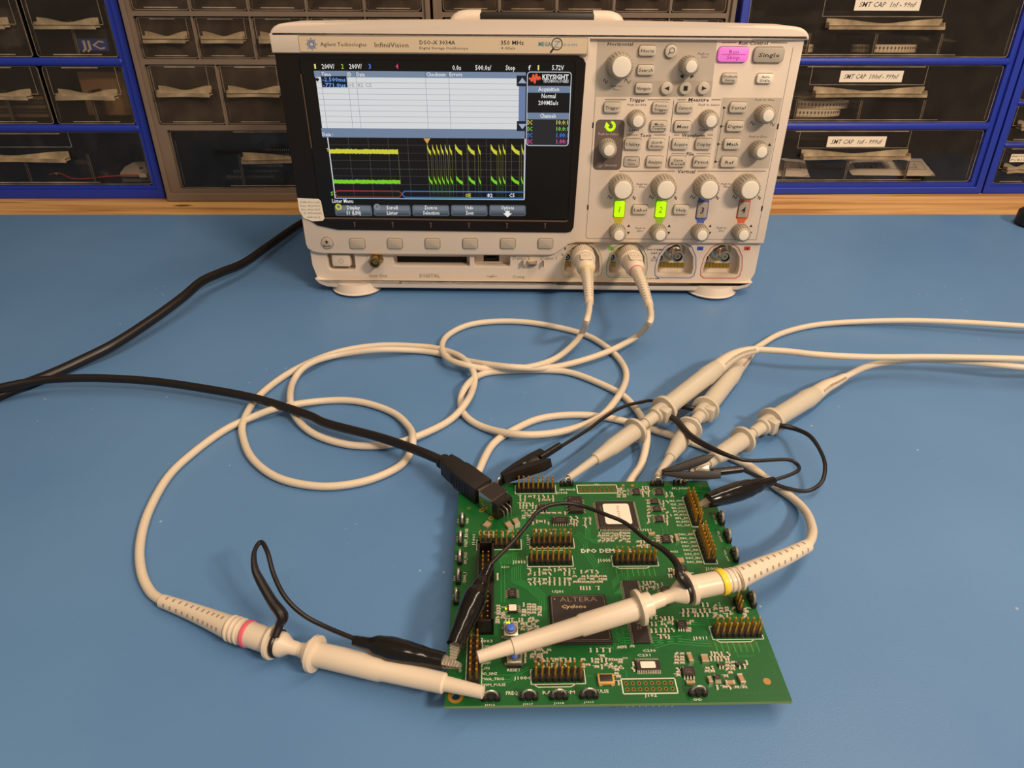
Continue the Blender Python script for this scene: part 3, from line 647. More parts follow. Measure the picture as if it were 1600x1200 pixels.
D_.path([(xR, h0), (xb+2.2, h0), (xb, (h0+h1)/2), (xb+2.2, h1), (xR, h1)], .7, ZO+.12, em('3f78c8'))
for st, x, c in (('0E', 930, 'd8d640'), ('82', 1051, 'f4f4f4'), ('C5', 1173, 'f4f4f4')): DT(st, x, 800, 20, 30, c, .2, .015)
DT('T', 150, 548, 18, 12, 'd8d640'); DT('S', 174, 790, 22, 14, '7fe62a', bold=.01)
DT('Lister Menu', 233, 831, 21, 116)
for (a, b), (t1, t2) in zip(((190, 395), (405, 610), (620, 825), (835, 1037), (1047, 1250)), (('Display', 'S1 (LIN)'), ('Scroll', 'Lister'), ('Zoom to', 'Selection'), ('Undo', 'Zoom'), ('Options', ''))):
    x0 = dx(a, 880); x1 = dx(b, 880); h0 = dh(854, a); h1 = dh(914, a); hm = (h0+h1)/2
    D_.poly(rrect(x0, h1, x1, h0, 1.6, 3), ZO+.06, em('5c636b')); D_.rect(x0+1.2, hm, x1-1.2, h0-1, ZO+.08, em('727982')); D_.rect(x0+1, h1+.4, x1-1, h1+2.4, ZO+.08, em('454b52'))
    DT(t1, (a+b)/2, 868, 20, len(t1)*9.6+4)
    if t2: DT(t2, (a+b)/2+2, 897, 20, len(t2)*9.6+4)
    else: x = dx((a+b)/2, 900); h = dh(902, a); D_.poly([(x-3.6, h+.4), (x, h-2.8), (x+3.6, h+.4)], ZO+.14, em('f4f4f4')); D_.rect(x-1.7, h, x+1.7, h+2.4, ZO+.14, em('f4f4f4'))
for a, c in ((210, 'd8d640'), (424, '8a9098')): q = (dx(a, 864), dh(864, a)); D_.plate([circ(q[0], q[1], 2.5, 14), circ(q[0], q[1], 1.4, 14)], .02, em(c), T(0, 0, ZO+.12))
for st, x, w_, c in (('1', 80, 9, 'f0e880'), ('200V/', 152, 70, 'f4f4f4'), ('2', 232, 13, '9be84a'), ('200V/', 304, 70, 'f4f4f4'), ('3', 384, 13, '5a8cff'), ('4', 535, 13, 'ff4a86'), ('0.0s', 866, 48, 'f4f4f4'), ('500.0s/', 1014, 88, 'f4f4f4'), ('Stop', 1165, 54, 'f4f4f4'), ('f', 1271, 14, 'f4f4f4'), ('1', 1320, 8, 'f0e880'), ('5.72V', 1429, 66, 'f4f4f4')): DT(st, x, 84 if x < 600 else 91, 27, w_, c, bold=.012)
# side box
x0 = dx(1258, 200); x1 = dx(1500, 200); DR(1258, 1500, 200, 116, 524, '26262a', .03, xr=1370); hA = dh(116, 1370); hZ = dh(524, 1370)
D_.rect(x0, dh(192, 1370), x1, hA, ZO+.05, em('0b0807'))
D_.path(rrect(x0, hZ, x1, hA, 2, 3), .6, ZO+.12, em('c9ced6'), closed=True)
DR(1258, 1500, 200, 193, 230, '7688a4', .07, xr=1370); DR(1258, 1500, 200, 342, 378, '7688a4', .07, xr=1370)
DR(1258, 1500, 200, 233, 340, '0f0f12', .06, xr=1370)
DT('KEYSIGHT', 1415, 142, 27, 146, bold=.03); DT('TECHNOLOGIES', 1417, 166, 17, 142, bold=.01)
wv = [(1268, 155), (1276, 148), (1284, 168), (1292, 128), (1300, 178), (1308, 125), (1316, 160), (1324, 140), (1332, 156)]
for (a, b), (c, d) in zip(wv, wv[1:]): D_.line((dx(a, 150), dh(b, 1300)), (dx(c, 150), dh(d, 1300)), 1.3, ZO+.14, em('f0603c'))
DT('Acquisition', 1377, 210, 24, 116); DT('Normal', 1377, 248, 24, 78); DT('200MSa/s', 1375, 286, 24, 110); DT('Channels', 1373, 358, 24, 88)
for y, c, t in ((395, 'e8e060', '10.0:1'), (431, '8be04a', '10.0:1'), (466, '4a86f0', '1.00:1'), (501, 'f05aa8', '1.00:1')): DT('DC', 1273, y, 23, 26, c); DT(t, 1452, y, 23, 64, c)
mats = [None]*len(EM)
for i, mm in EM.values(): mats[i] = mm
D_.build('display', mats, scope, smooth=False)
# branding strip
a = FP(*ZC(165, 208)); b = FP(*ZC(1583, 110)); m = MB(MF)
m.poly(rrect(a[0], 186.6, 34.4, 196.6, 1, 2), 3.22, 0)
m.path(rrect(a[0], 186.4, 34.4, 196.8, 1, 2), .25, 3.26, 1, closed=True)
O_ = 3.3
FB(m, 'Agilent Technologies', ZC, 373, 157, 20, 230, 2, O_, o=3); FB(m, 'InfiniiVision', ZC, 614, 160, 24, 168, 2, O_, o=3); FB(m, 'DSO-X 3034A', ZC, 843, 148, 20, 178, 2, O_, bold=.008, o=3)
FB(m, 'Digital Storage Oscilloscope', ZC, 875, 176, 13, 242, 2, O_, o=3); FB(m, '350 MHz', ZC, 1218, 149, 21, 115, 2, O_, bold=.012, o=3); FB(m, '4 GSa/s', ZC, 1196, 176, 13, 70, 2, O_, o=3)
FB(m, 'MEGA', ZC, 1380, 156, 21, 62, 4, O_, bold=.02, o=3); FB(m, 'oom', ZC, 1506, 157, 19, 72, 5, O_, it=.3, o=3); FB(m, 'Z', ZC, 1440, 157, 34, 32, 5, O_+.02, it=.25, o=3)
c = FP(*ZC(1441, 156), 3); m.plate([circ(c[0], c[1], 4.0), circ(c[0], c[1], 3.4)], .05, 2, T(0, 0, O_)); m.line((c[0]-2.4, c[1]-3), (c[0]-4.6, c[1]-5.6), 1.2, O_, 2)
c = FP(*ZC(214, 157), 3)
for k in range(16):
    a_ = 2*PI*k/16
    for r, s_ in ((1.6, .45), (2.7, .5), (3.8, .4)):
        if r > 3 and k % 2: continue
        m.poly(circ(c[0]+r*math.cos(a_), c[1]+r*math.sin(a_)*1.0, s_, 6), O_, 3)
m.build('branding_strip', [mat('brand_strip_tan', 'd8c4a6', .5), GAP, INK, mat('logo_blue', '3c6fb0', .5), mat('logo_teal', '2d7f95', .5), mat('logo_steel_blue', '6f98ae', .5)], scope, smooth=False)
# grey zones, seams and printed legends of the control panel
PL = MB(MF)
def zone(pts, mi, z): PL.poly([FP(*ZA(*q)) for q in pts], z, mi)
def rz(pl, x0, y0, x1, y1, r, mi, z, Z=ZA):
    a = FP(*Z(x0, y1)); b = FP(*Z(x1, y0)); pl.poly(rrect(a[0], a[1], b[0], b[1], r, 3), z, mi)
za = lambda x, y: FP(*ZA(x, y))
def az(pl, pts, mi, z, Z=ZA): pl.poly([FP(*Z(*q)) for q in pts], z, mi)
az(PL, [(150, 192), (980, 192), (938, 582), (378, 582), (128, 582)], 0, .08)
az(PL, [(393, 472), (950, 472), (936, 582), (378, 582)], 3, .12)
az(PL, [(1015, 590), (1432, 590), (1338, 1080), (948, 1080)], 0, .08)
a = za(118, 1088); b = za(326, 745); cxm = (za(135, 745)[0]); PL.poly(rrect(a[0], a[1], za(310, 1080)[0], b[1], 3, 4), .09, 1); PL.path(rrect(a[0], a[1], za(310, 1080)[0], b[1], 3, 4), .3, .12, 2, closed=True)
PL.path([(181, 191.5), (181.2, 50.4)], .3, .06, 4); PL.path([(42.6, 195), (42, 52), (44, 50.4), (181, 50.4)], .35, .06, 4)
for x, y in ((42, 138), (42, 76), (181, 138), (181, 76)): PL.rect(x-.6, y-2, x+.6, y+2, .1, 2)
PL.build('control_panel', [CASE2, DKPANEL, INK, mat('navigate_panel', 'b5a999', .5), GAP], scope, smooth=False)
TX = MB(MF); TXB = MB(MF); ZT = .16
def L(st, Z, x, y, h, w_, mi=0, it=.12, bold=.004): FB(TXB if Z is ZB else TX, st, Z, x, y, h, w_, mi, ZT, it, bold)
def bar(Z, x0, x1, y, t=.55): a = FP(*Z(x0, y)); b = FP(*Z(x1, y)); TX.line(a, b, t, ZT, 1)
for st, x, y, w_ in (('Horizontal', 308, 216, 176), ('Run Control', 1233, 210, 200), ('Trigger', 426, 605, 112), ('Measure', 853, 603, 142), ('Tools', 484, 851, 78), ('Waveform', 814, 850, 160), ('File', 794, 980, 52), ('Vertical', 766, 1101, 122)): L(st, ZA, x, y, 24, w_, bold=.012)
for x0, x1, y in ((1015, 1113, 207), (1352, 1468, 208), (200, 350, 603), (498, 655, 603), (704, 766, 603), (942, 1006, 603), (350, 428, 848), (543, 624, 848), (680, 718, 848), (912, 952, 848), (662, 754, 978), (838, 936, 978), (300, 688, 1099), (842, 1318, 1099)): bar(ZA, x0, x1, y)
for st, x, y, w_ in (('Push to', 886, 284, 78), ('Zero', 893, 306, 45), ('Push for', 280, 508, 84), ('Fine', 280, 532, 42), ('Push for 50%', 424, 638, 130), ('Push to Select', 925, 638, 145), ('Push for Fine', 1310, 604, 132), ('Push to Zero', 1265, 859, 124)): L(st, ZA, x, y, 15, w_, 0, .25, 0)
L('Level', ZA, 404, 812, 20, 66); L('Cursors', ZA, 902, 811, 20, 100); L('Push to Select', ZA, 226, 841, 17, 142, 2, .1, 0); L('Intensity', ZA, 243, 1057, 16, 84, 2, .1, 0)
for st, x, y, w_ in (('Push for', 488, 224, 80), ('Fine', 488, 244, 42), ('Push for', 1108, 222, 80), ('Fine', 1108, 243, 42), ('Push to', 474, 547, 70), ('Zero', 470, 567, 42), ('Push to', 1071, 545, 70), ('Zero', 1071, 565, 42)): L(st, ZB, x, y, 14, w_, 0, .25, 0)
def squig(Z, x, y, s, inv=1):
    c = FP(*Z(x, y)); (TXB if Z is ZB else TX).path([(c[0]-1.9*s, c[1]-.6*inv), (c[0]-1.0*s, c[1]+1.5*inv), (c[0]-.2*s, c[1]+.3*inv), (c[0]+.5*s, c[1]-1.4*inv), (c[0]+1.3*s, c[1]-.9*inv), (c[0]+1.9*s, c[1]+.5*inv)], .45, ZT, 0)
for x, y, s_ in ((204, 474, .8), (358, 474, 1.2), (1226, 766, 1), (1364, 772, .8)): squig(ZA, x, y, s_)
for x, y, s_ in ((250, 320, 1), (428, 325, .6), (554, 320, 1), (733, 325, .6), (858, 320, 1), (1040, 325, .6), (1166, 320, 1), (1348, 325, .6)): squig(ZB, x, y, s_)
def tri(Z, x, y, dx_, dy_, s=1.2, mi=0):
    c = FP(*Z(x, y)); n = Vector((dx_, dy_)); p = Vector((-dy_, dx_)); c = Vector(c); (TXB if Z is ZB else TX).poly([c+n*s, c-n*s*.8+p*s, c-n*s*.8-p*s], ZT, mi)
for x in (388, 685, 987, 1287): tri(ZB, x, 531, 0, 1); tri(ZB, x-3, 583, 0, -1)
tri(ZA, 735, 440, -1, 0, 1.6); tri(ZA, 806, 440, 1, 0, 1.6); tri(ZA, 1344, 915, 0, 1, 1.3)
for x, y in ((1030, 660), (1010, 789), (990, 912), (970, 1034)): tri(ZA, x, y, 1, 0, 1.2); bar(ZA, x+10, x+28, y, .3)
TX.line(za(1030, 672), za(966, 1030), .3, ZT, 0); TX.line(za(680, 606), za(655, 826), .35, ZT, 0); TX.line(za(650, 855), za(622, 1075), .35, ZT, 0)
TX.poly(circ(*za(165, 1056), 2.2, 16), ZT, 1)
# legends on the lower front
TAGM = [INK, INK_SHADE, mat('legend_pale', 'd8cabd', .5), mat('tag_blue', '3a58b4', .5), mat('tag_green', '8ac24a', .5), mat('tag_red', 'c8402c', .5)]
TX.build('printed_legend', TAGM, scope, smooth=False); TXB.build('channel_legend', TAGM, scope, smooth=False); TX = MB(MF)
def L2(st, x, y, h, w_, mi=0): FB(TX, st, lambda a_, b_: (860+a_/4.706, 370+b_/4.706), x, y, h, w_, mi, -4.3, 0, .006, o=-5)
TX_ZT = ZT
L2('X', 88, 128, 18, 16); L2('Y', 437, 128, 18, 16); L2('1', 108, 84, 20, 9); L2('300 V RMS', 770, 92, 14, 118); L2('CAT I', 768, 119, 14, 66); L2('MAX 40 V RMS', 742, 304, 9, 120); L2('2', 447, 84, 20, 14, 0)
qd = lambda x, y: FP(860+x/4.706, 370+y/4.706, -5)
for x0, x1, mi in ((425, 470, 4), (1075, 1125, 3), (1420, 1470, 5)): a = qd(x0, 98); b = qd(x1, 70); tg = MB(MF); tg.rect(a[0], a[1], b[0], b[1], -4.4, 0); tg.build('channel_tag', TAGM[mi], scope, smooth=False)
L2('3', 1100, 86, 16, 13); L2('4', 1446, 86, 16, 13)
c = qd(762, 158); TX.path([(c[0]-2.4, c[1]-2), (c[0]+2.4, c[1]-2), (c[0], c[1]+2.2)], .3, -4.3, 0, closed=True); TX.line((c[0], c[1]-.9), (c[0], c[1]+.9), .35, -4.3, 0)
FB(TX, 'DIGITAL', ZD, 770, 328, 20, 115, 1, -4.3, o=-5); FB(TX, 'Gen Out', ZD, 475, 327, 18, 105, 1, -4.3, o=-5); FB(TX, 'Demo 2', ZD, 1290, 228, 17, 96, 1, -4.3, o=-5); FB(TX, 'Demo 1', ZD, 1445, 229, 17, 92, 1, -4.3, o=-5); FB(TX, 'Comp', ZD, 1275, 334, 15, 70, 1, -4.3, o=-5)
c = FP(*ZD(1122, 332), -5); TX.line((c[0]-4.5, c[1]), (c[0]+4.5, c[1]), .4, -4.3, 1); TX.line((c[0]-1, c[1]), (c[0]+2, c[1]+1.6), .3, -4.3, 1); TX.line((c[0]-2, c[1]), (c[0]+1, c[1]-1.6), .3, -4.3, 1)
TX.build('input_legend', TAGM, scope, smooth=False)
# calibration sticker
m = MB(MF); m.poly([(-188.8, 82.2), (-172, 81.5), (-170.4, 80), (-169.4, 66), (-171, 64), (-179, 63.4), (-186, 66), (-188.8, 72)], 1.45, 0)
for i, st in enumerate(('Calibration Lab', 'Date: 08 Jul 2016', 'Due: 08 Jul 2017', 'ID: MY00000034', 'calibrated')): m.text(st, -179.4+(i > 2)*1.0, 79-3.0*i, 1.3, 16-i*.6-(i == 4)*3, 1, 1.52)
m.build('calibration_sticker', [WHT, INKP], scope, smooth=False)
# keys
def key(cx, cy, wz, hz, lines, Z=ZA, o=2.6, material=None, ink=INK, name='key_button', r=1.6, th=None, bl=.012, under=False):
    material = material or KEYM
    c = FP(*Z(cx, cy), o); s = 4.4444 if Z is ZA else (4.706 if Z is ZB else 3.6364)
    w_ = FP(*Z(cx+wz/2, cy), o)[0]-FP(*Z(cx-wz/2, cy), o)[0]; h_ = FP(*Z(cx, cy-hz/2), o)[1]-FP(*Z(cx, cy+hz/2), o)[1]
    m = MB(MF); m.prism(rrect(-w_/2, -h_/2, w_/2, h_/2, min(r, h_*.4), 4), 0, o, 0, bev=.6); m.plate([rrect(-w_/2-.35, -h_/2-.35, w_/2+.35, h_/2+.35, min(r, h_*.4)+.3, 4)], .14, 1, T(0, 0, 0))
    k = m.build(name, [material, GAP], scope, loc=(c[0], 0, c[1]))
    if lines:
        t = MB(MF); n = len(lines)
        for i, st in enumerate(lines):
            hh = th or (h_*.31 if n == 1 else h_*.25); t.text(st, 0, (n-1)*h_*.19-i*h_*.38, hh, (min(w_*.84, len(st)*hh*.92) if len(st) > 1 else None), 0, .04, it=.12, bold=bl)
        if under: t.line((-w_*.4, 0), (w_*.4, 0), .25, .04)
        t.build('key_legend', ink, k, loc=(0, -o, 0), smooth=False)
    return k
KW, KH = 116, 72
for st, x, y in ((['Horiz'], 498, 264), (['Search'], 486, 398), (['Navigate'], 472, 525), (['Trigger'], 253, 659), (['Force', 'Trigger'], 590, 659), (['Utility'], 397, 914), (['Quick', 'Action'], 561, 913), (['Analyze'], 548, 1036), (['Cursors'], 758, 660), (['Meas'], 742, 790), (['Acquire'], 727, 913), (['Display'], 890, 913), (['Print'], 873, 1037), (['Serial'], 1128, 659), (['Digital'], 1107, 789), (['Math'], 1087, 913), (['Ref'], 1066, 1038)): key(x, y, KW, KH, st)
key(577, 788, KW, KH, ['Mode', 'Coupling'], under=True); key(709, 1036, KW, KH, ['Save', 'Recall'], under=True)
key(473, 415, 112, 66, ['Label'], ZB); key(776, 415, 112, 66, ['Help'], ZB)
key(386, 1036, 108, 70, ['Wave', 'Gen'], o=.6, material=mat('key_flat', 'b9aea0', .5), bl=0)
key(1071, 455, 108, 66, ['Default', 'Setup']); key(1315, 457, 112, 66, ['Auto', 'Scale'], material=mat('key_bright', 'f3ead6', .4))
key(1095, 290, 212, 104, ['Run', 'Stop'], o=2.4, material=mat('key_lit_magenta', 'c878b0', .35, emit='e85cd0', es=.5), ink=mat('ink_magenta', '7a1f70', .5), r=2.5, th=2.5, bl=0, under=True)
key(1343, 293, 212, 106, ['Single'], o=2.4, material=FLATKEY, r=2.5, th=2.7, bl=.01)
for x, y, kind in ((663, 267, 'm'), (633, 525, 'l'), (761, 525, 's'), (888, 525, 'r')):
    c = FP(*ZA(x, y), 2.6); m = MB(MF); m.prism(circ(0, 0, 4.3, 24), 0, 2.6, 0, bev=.6); m.poly(circ(0, 0, 4.7, 24), .1, 1); k = m.build('round_key', [KEYM, GAP], scope, loc=(c[0], 0, c[1]))
    t = MB(MF)
    if kind == 'm': t.plate([circ(.4, .5, 1.9, 18), circ(.4, .5, 1.5, 18)], .03); t.line((-.9, -.9), (-2.1, -2.1), .6)
    elif kind == 's': t.rect(-1.5, -1.6, 1.5, 1.6)
    else: s_ = 1 if kind == 'r' else -1; t.poly([(-1.5*s_, 1.6), (-1.5*s_, -1.6), (2.0*s_, 0)][::s_])
    t.build('key_symbol', INK, k, loc=(0, -2.64, 0), smooth=False)
for k_ in range(6): key(356+214.2*k_, 150, 84, 56, None, ZD, 1.6, FLATKEY, name='soft_key', r=1.8)
c = FP(*ZD(184, 147), 1.4); m = MB(MF); m.prism(circ(0, 0, 4.7, 24), 0, 1.4, 0, bev=.5); m.poly(circ(0, 0, 5.1, 24), .1, 1); k = m.build('round_key', [FLATKEY, GAP], scope, loc=(c[0], 0, c[1]))
t = MB(MF); t.poly([(-1.8, .9), (0, 2.8), (1.8, .9)][::-1]); t.rect(-.6, -.4, .6, 1); t.text('Back', 0, -2, 1.6, 6, bold=.02); t.build('key_legend', INK, k, loc=(0, -1.45, 0), smooth=False)
# number keys of the channels
GLO = mat('key_lit_green', '9cc800', .4, emit='b4ff00', es=.85)
for x, y, n, ho, km, ik in ((320, 410, '1', ('halo_yellow', 'cdbb30'), GLO, mat('ink_olive', '4a5a10', .5)), (625, 412, '2', ('halo_green', '9cc444'), GLO, MATS['ink_olive']), (930, 418, '3', ('halo_blue', '5068c0'), FLATKEY, INK), (1233, 415, '4', ('halo_orange', 'e0683a'), FLATKEY, INK)):
    c = FP(*ZB(x, y), 1); m = MB(MF); m.poly([(c[0]-4.6, c[1]+7.4), (c[0]-4.9, c[1]-6.6), (c[0]-2.9, c[1]-9.2), (c[0]-2.7, c[1]-12.5), (c[0]+2.7, c[1]-12.5), (c[0]+2.9, c[1]-9.2), (c[0]+4.9, c[1]-6.6), (c[0]+4.6, c[1]+7.4), (c[0]+3.6, c[1]+12), (c[0]-3.6, c[1]+12)], .12, 0)
    m.build('channel_marking', mat(ho[0], ho[1], .5), scope, smooth=False)
    key(x, y, 74, 116, [n], ZB, 1.5, km, ik, r=1.2, th=5, bl=.015 if n in '34' else 0)
# entry arrow light
c = FP(*ZA(240, 787)); m = MB(MF); pts = [(c[0]+2.9*math.cos(a), c[1]+2.9*math.sin(a)) for a in [math.radians(100-24*k) for k in range(13)]]; m.path(pts, 2.0, .16); m.poly([(c[0]-4.6, c[1]-1.2), (c[0]-.6, c[1]+.2), (c[0]-3.4, c[1]+3)], .17); m.rect(c[0]-.4, c[1]+.3, c[0]+.4, c[1]+4.4, .18, 1)
m.build('entry_light', [GLO, MATS['ink_olive']], scope, smooth=False)
# knobs
def knob_mesh(R_, Ht, rc):
    m = MB(MF); m.lathe([(0, R_*1.02), (1.2, R_*1.02), (1.3, R_*.96), (Ht*.82, R_*.90), (Ht-.8, R_*.80), (Ht-.1, rc*1.04)], 0, seg=44, close=False)
    n = 22
    for k in range(n):
        a = 2*PI*k/n; m.box((R_*.93, 0, Ht*.48), (1.1, .5, Ht*.74), 1, RZ(a)@Matrix.Rotation(-.06, 4, 'Y'))  # darker rib boxes paint in the shade of the grip grooves
    c_ = MB(MF); c_.lathe([(Ht-1.0, rc*1.05), (Ht, rc), (Ht+.5, rc*.93), (Ht+.7, rc*.7), (Ht+.75, .01)], 0, seg=32, close=False); return m, c_
kn = {}
def knob(Z, x, y, big):
    R_, Ht, rc = (9.4, 14, 6.8) if big else (6.7, 12, 4.1)
    c = FP(*Z(x, y), Ht+.6)
    if big not in kn:
        a_, b_ = knob_mesh(R_, Ht, rc); k = a_.build('knob', [KNOBG, INK_SHADE], scope, loc=(c[0], 0, c[1])); kc = b_.build('knob_cap', KNOBC, k); kn[big] = (k, kc)
    else:
        k = kn[big][0].copy(); SC.collection.objects.link(k); k.location = Vector((c[0], 0, c[1]))*.001; kc = kn[big][1].copy(); SC.collection.objects.link(kc); kc.parent = k
    return k
knob(ZA, 318, 378, 1)
for x, y in ((803, 375), (433, 755), (942, 755), (231, 958), (1338, 716), (1293, 970)): knob(ZA, x, y, 0)
for x in (347, 663, 981, 1283): knob(ZB, x, 270, 1)
for x in (317, 622, 930, 1236): knob(ZB, x, 604, 0)
# ================================================================== circuit board
BW, BH, BT = 134.0, 126.3, 10.0
PBF = Fr((-0.042025, -0.375756, 0), 0.024242, 0)
def z1(a, b): return (680+a/5.3333, 720+b/5.3333)
def z2(a, b): return (940+a/5.3333, 720+b/5.3333)
def z3(a, b): return (680+a/5.3333, 900+b/5.3333)
def z4(a, b): return (960+a/5.3333, 900+b/5.3333)
def BP(Z, a, b, h=0): q = PBF.z(*Z(a, b), (BT+h)); return (q[0], q[1])
board = empty('circuit_board', 'green circuit board crowded with pin headers and chips lying on the mat in front', 'circuit board', PBF.W)
m = MB(); m.plate([[(0, 0), (BW, 0), (BW, BH), (0, BH)], circ(4.2, 4.2, 1.7, 20), circ(BW-3.8, BH-4, 0.6, 12)], 1.6, 0, T(0, 0, BT-1.6))
for k in range(len(m.f)):
    zs = [m.v[i].z for i in m.f[k]]
    if max(zs)-min(zs) > .5: m.m[k] = 1
# traces
def tr(pts, w_=.28): m.path(pts, w_, BT+.03, 2)
def trz(Z, pts, n=1, pitch=.8, off=(0, 1)):
    for i in range(n): tr([(BP(Z, *q)[0]+off[0]*i*pitch, BP(Z, *q)[1]+off[1]*i*pitch) for q in pts])
trz(z1, [(1150, 625), (1180, 625), (1235, 700), (1235, 760), (1300, 850), (1330, 900)], 3, 1.1, (1, .9))
trz(z1, [(560, 640), (720, 620), (720, 300)], 3, .9, (1, 0)); trz(z1, [(665, 760), (550, 840), (550, 1180)], 2, 1.6, (1, 0))
trz(z1, [(640, 890), (640, 1010), (760, 1060), (870, 1160), (870, 1260)], 5, 1.0, (1, .3)); trz(z1, [(1250, 560), (1250, 640), (1330, 690), (1340, 640)], 4, .8, (1, 0))
trz(z4, [(0, 500), (60, 560), (400, 555), (560, 540)], 3, 1.2, (.3, 1)); trz(z4, [(360, 470), (440, 400), (800, 410)], 3, 1.1, (0, 1)); trz(z4, [(330, 560), (460, 520), (800, 545)], 3, 1.2, (0, -1))
trz(z4, [(0, 150), (60, 90), (60, 0)], 5, .9, (1, 0)); trz(z3, [(1440, 560), (1440, 620)], 5, 1.1, (1, 0)); trz(z3, [(380, 880), (620, 885), (680, 830), (780, 780)], 2, 1.1, (0, 1)); trz(z3, [(1480, 100), (1540, 40), (1600, 30)], 5, .9, (0, 1))
for x in range(9): q = BP(z1, 540+x*17, 780); tr([q, (q[0], q[1]-6)], .35)
for k in range(8):
    for Z, a, b in ((z2, 118+k*45, 890), (z4, 835+k*49, 545)): q = BP(Z, a, b); tr([q, (q[0], q[1]-5)], .5)
for k in range(60):
    x = random.uniform(6, BW-12); y = random.uniform(8, BH-6); l = random.uniform(4, 16); a = random.choice((0, 0, PI/2, PI/2, PI/4)); p = [(x, y), (min(BW-2, x+l*math.cos(a)), min(BH-2, y+l*math.sin(a)))]; tr(p, .22)
m.build('board_panel', [PCBM, PCBE, TRC], board, smooth=False)
m = MB()
for x, y in ((66, 30), (20, 60), (112, 60), (66, 100), (8, 118)): m.cyl((x, y, 0), 2.2, BT-1.65, 0, None, 16)
for k in range(8):
    for j in range(2): m.box((70.6+k*2.54, 1.8+j*2.54, BT-3.4), (.6, .6, 3.4), 1)
m.build('underside_standoff', [BLKM, TIN], board)
m = MB(); m.plate([circ(4.2, 4.2, 3.1, 28), circ(4.2, 4.2, 1.75, 28)], .06, 0, T(0, 0, BT+.01)); q = BP(z4, 1272, 878); m.poly(circ(q[0], q[1], 1.5, 20), BT+.05, 1)
for a, b, r in ((385, 415, 1.2), (465, 480, 1.4), (280, 395, .9), (1565, 205, .8)): q = BP(z1, a, b); m.plate([circ(*q, r, 18), circ(*q, r*.5, 18)], .05, 0, T(0, 0, BT+.02))
for a, b in ((178, 205), (258, 205)): q = BP(z2, a, b); m.poly(circ(*q, .9, 14), BT+.05, 1)
m.build('mounting_pad', [GOLD, mat('copper_pad', 'b5864e', .5, metal=.4)], board)
# silkscreen writing
SK = MB(); ZK = BT+.06
def S_(st, Z, x, y, hz, wz, rot=0, mi=0, bold=.012):
    c = BP(Z, x, y)
    if rot == 0: h_ = BP(Z, x, y-hz/2)[1]-BP(Z, x, y+hz/2)[1]; w_ = BP(Z, x+wz/2, y)[0]-BP(Z, x-wz/2, y)[0]
    else: h_ = BP(Z, x+hz/2, y)[0]-BP(Z, x-hz/2, y)[0]; w_ = BP(Z, x, y-wz/2)[1]-BP(Z, x, y+wz/2)[1]
    SK.text(st, c[0], c[1], h_, w_, mi, ZK, None, 0, rot, bold)
S_('DPO DEMO', z1, 1383, 750, 32, 335, bold=.03); S_('2', z2, 235, 745, 30, 24, bold=.03)
for st, Z, x, y, h, w_ in (('J1005', z1, 1055, 267, 17, 96), ('SPI MOSI', z1, 1100, 241, 15, 130), ('J1010', z1, 700, 843, 26, 112), ('J1008', z1, 1408, 830, 26, 110), ('U201', z1, 1020, 1090, 22, 90), ('U101', z2, 368, 576, 20, 88), ('J101', z1, 1342, 196, 10, 38), ('R200', z1, 585, 886, 14, 64), ('J1011', z4, 712, 517, 26, 118), ('J102', z4, 302, 995, 24, 104), ('J1004', z3, 725, 850, 26, 140), ('RESET', z3, 656, 783, 24, 112), ('1003', z3, 430, 543, 24, 96), ('CAN_L', z3, 440, 586, 20, 96), ('RIGHT', z3, 425, 726, 20, 80), ('LIN', z3, 420, 768, 22, 64), ('AD_NHZ', z3, 452, 814, 22, 130), ('PWA_TRIG', z3, 480, 858, 22, 184), ('PWM_PULSE', z3, 486, 907, 22, 200), ('FREQ', z3, 640, 975, 30, 100), ('RANDOM', z3, 1030, 970, 28, 270), ('PULSE', z3, 1390, 960, 28, 110), ('J1016', z3, 455, 1075, 16, 86), ('J1017', z3, 772, 1068, 16, 86), ('J1018', z3, 1030, 1060, 16, 86), ('J1019', z3, 1280, 1052, 16, 84), ('GND', z4, 693, 1030, 18, 80), ('C230', z4, 290, 622, 20, 110), ('C231', z4, 245, 660, 20, 110), ('SPI_SCLK', z2, 652, 230, 14, 136), ('J1002', z2, 920, 900, 24, 112), ('BUZZ', z2, 605, 758, 14, 64)): S_(st, Z, x, y, h, w_)
for i, st in enumerate(('I2S_WS', 'I2S_SD', 'I2S_SCK', 'SPI_SCLK', 'SPI_MOSI', 'SPI_SS', 'I2C_DATA', 'I2C_CLK')): S_(st, z2, 622+i*9, 334+29*i, 15, 110)
for i in range(8): S_('DAC_SN'+'76543210'[i], z2, 705+i*10, 612+33*i, 17, 126)
for st, Z, x, y, h, w_ in (('GND', z1, 268, 500, 18, 50), ('FAST_EDGE', z1, 258, 640, 24, 150), ('AM_MOD', z1, 252, 810, 24, 100), ('CAN_1', z1, 244, 975, 24, 90), ('J1001', z1, 320, 660, 22, 90), ('J1003', z1, 772, 660, 20, 90), ('1', z1, 520, 965, 14, 60), ('J20', z1, 190, 502, 14, 42), ('J21', z1, 182, 655, 14, 46), ('J22', z1, 174, 808, 14, 46), ('J23', z1, 160, 980, 14, 46), ('J24', z1, 150, 1140, 14, 46), ('GND', z3, 208, 765, 20, 80)): S_(st, Z, x, y, h, w_, PI/2)
S_('SFC_CLK', z2, 945, 488, 16, 80, -PI/2); S_('SPI_OUT', z2, 985, 630, 16, 90, -PI/2); S_('CLK_OUT', z2, 1040, 790, 16, 100, -PI/2)
S_('3804373000', z4, 1230, 975, 26, 370, 0, 1, .0); S_('COMM', z4, 1290, 650, 40, 150, -1.2, 1, 0); S_('TEST', z4, 1350, 830, 40, 120, -1.2, 1, 0)
def sbox(pts, w_=.35, cl=True): SK.path(pts, w_, ZK, 0, closed=cl)
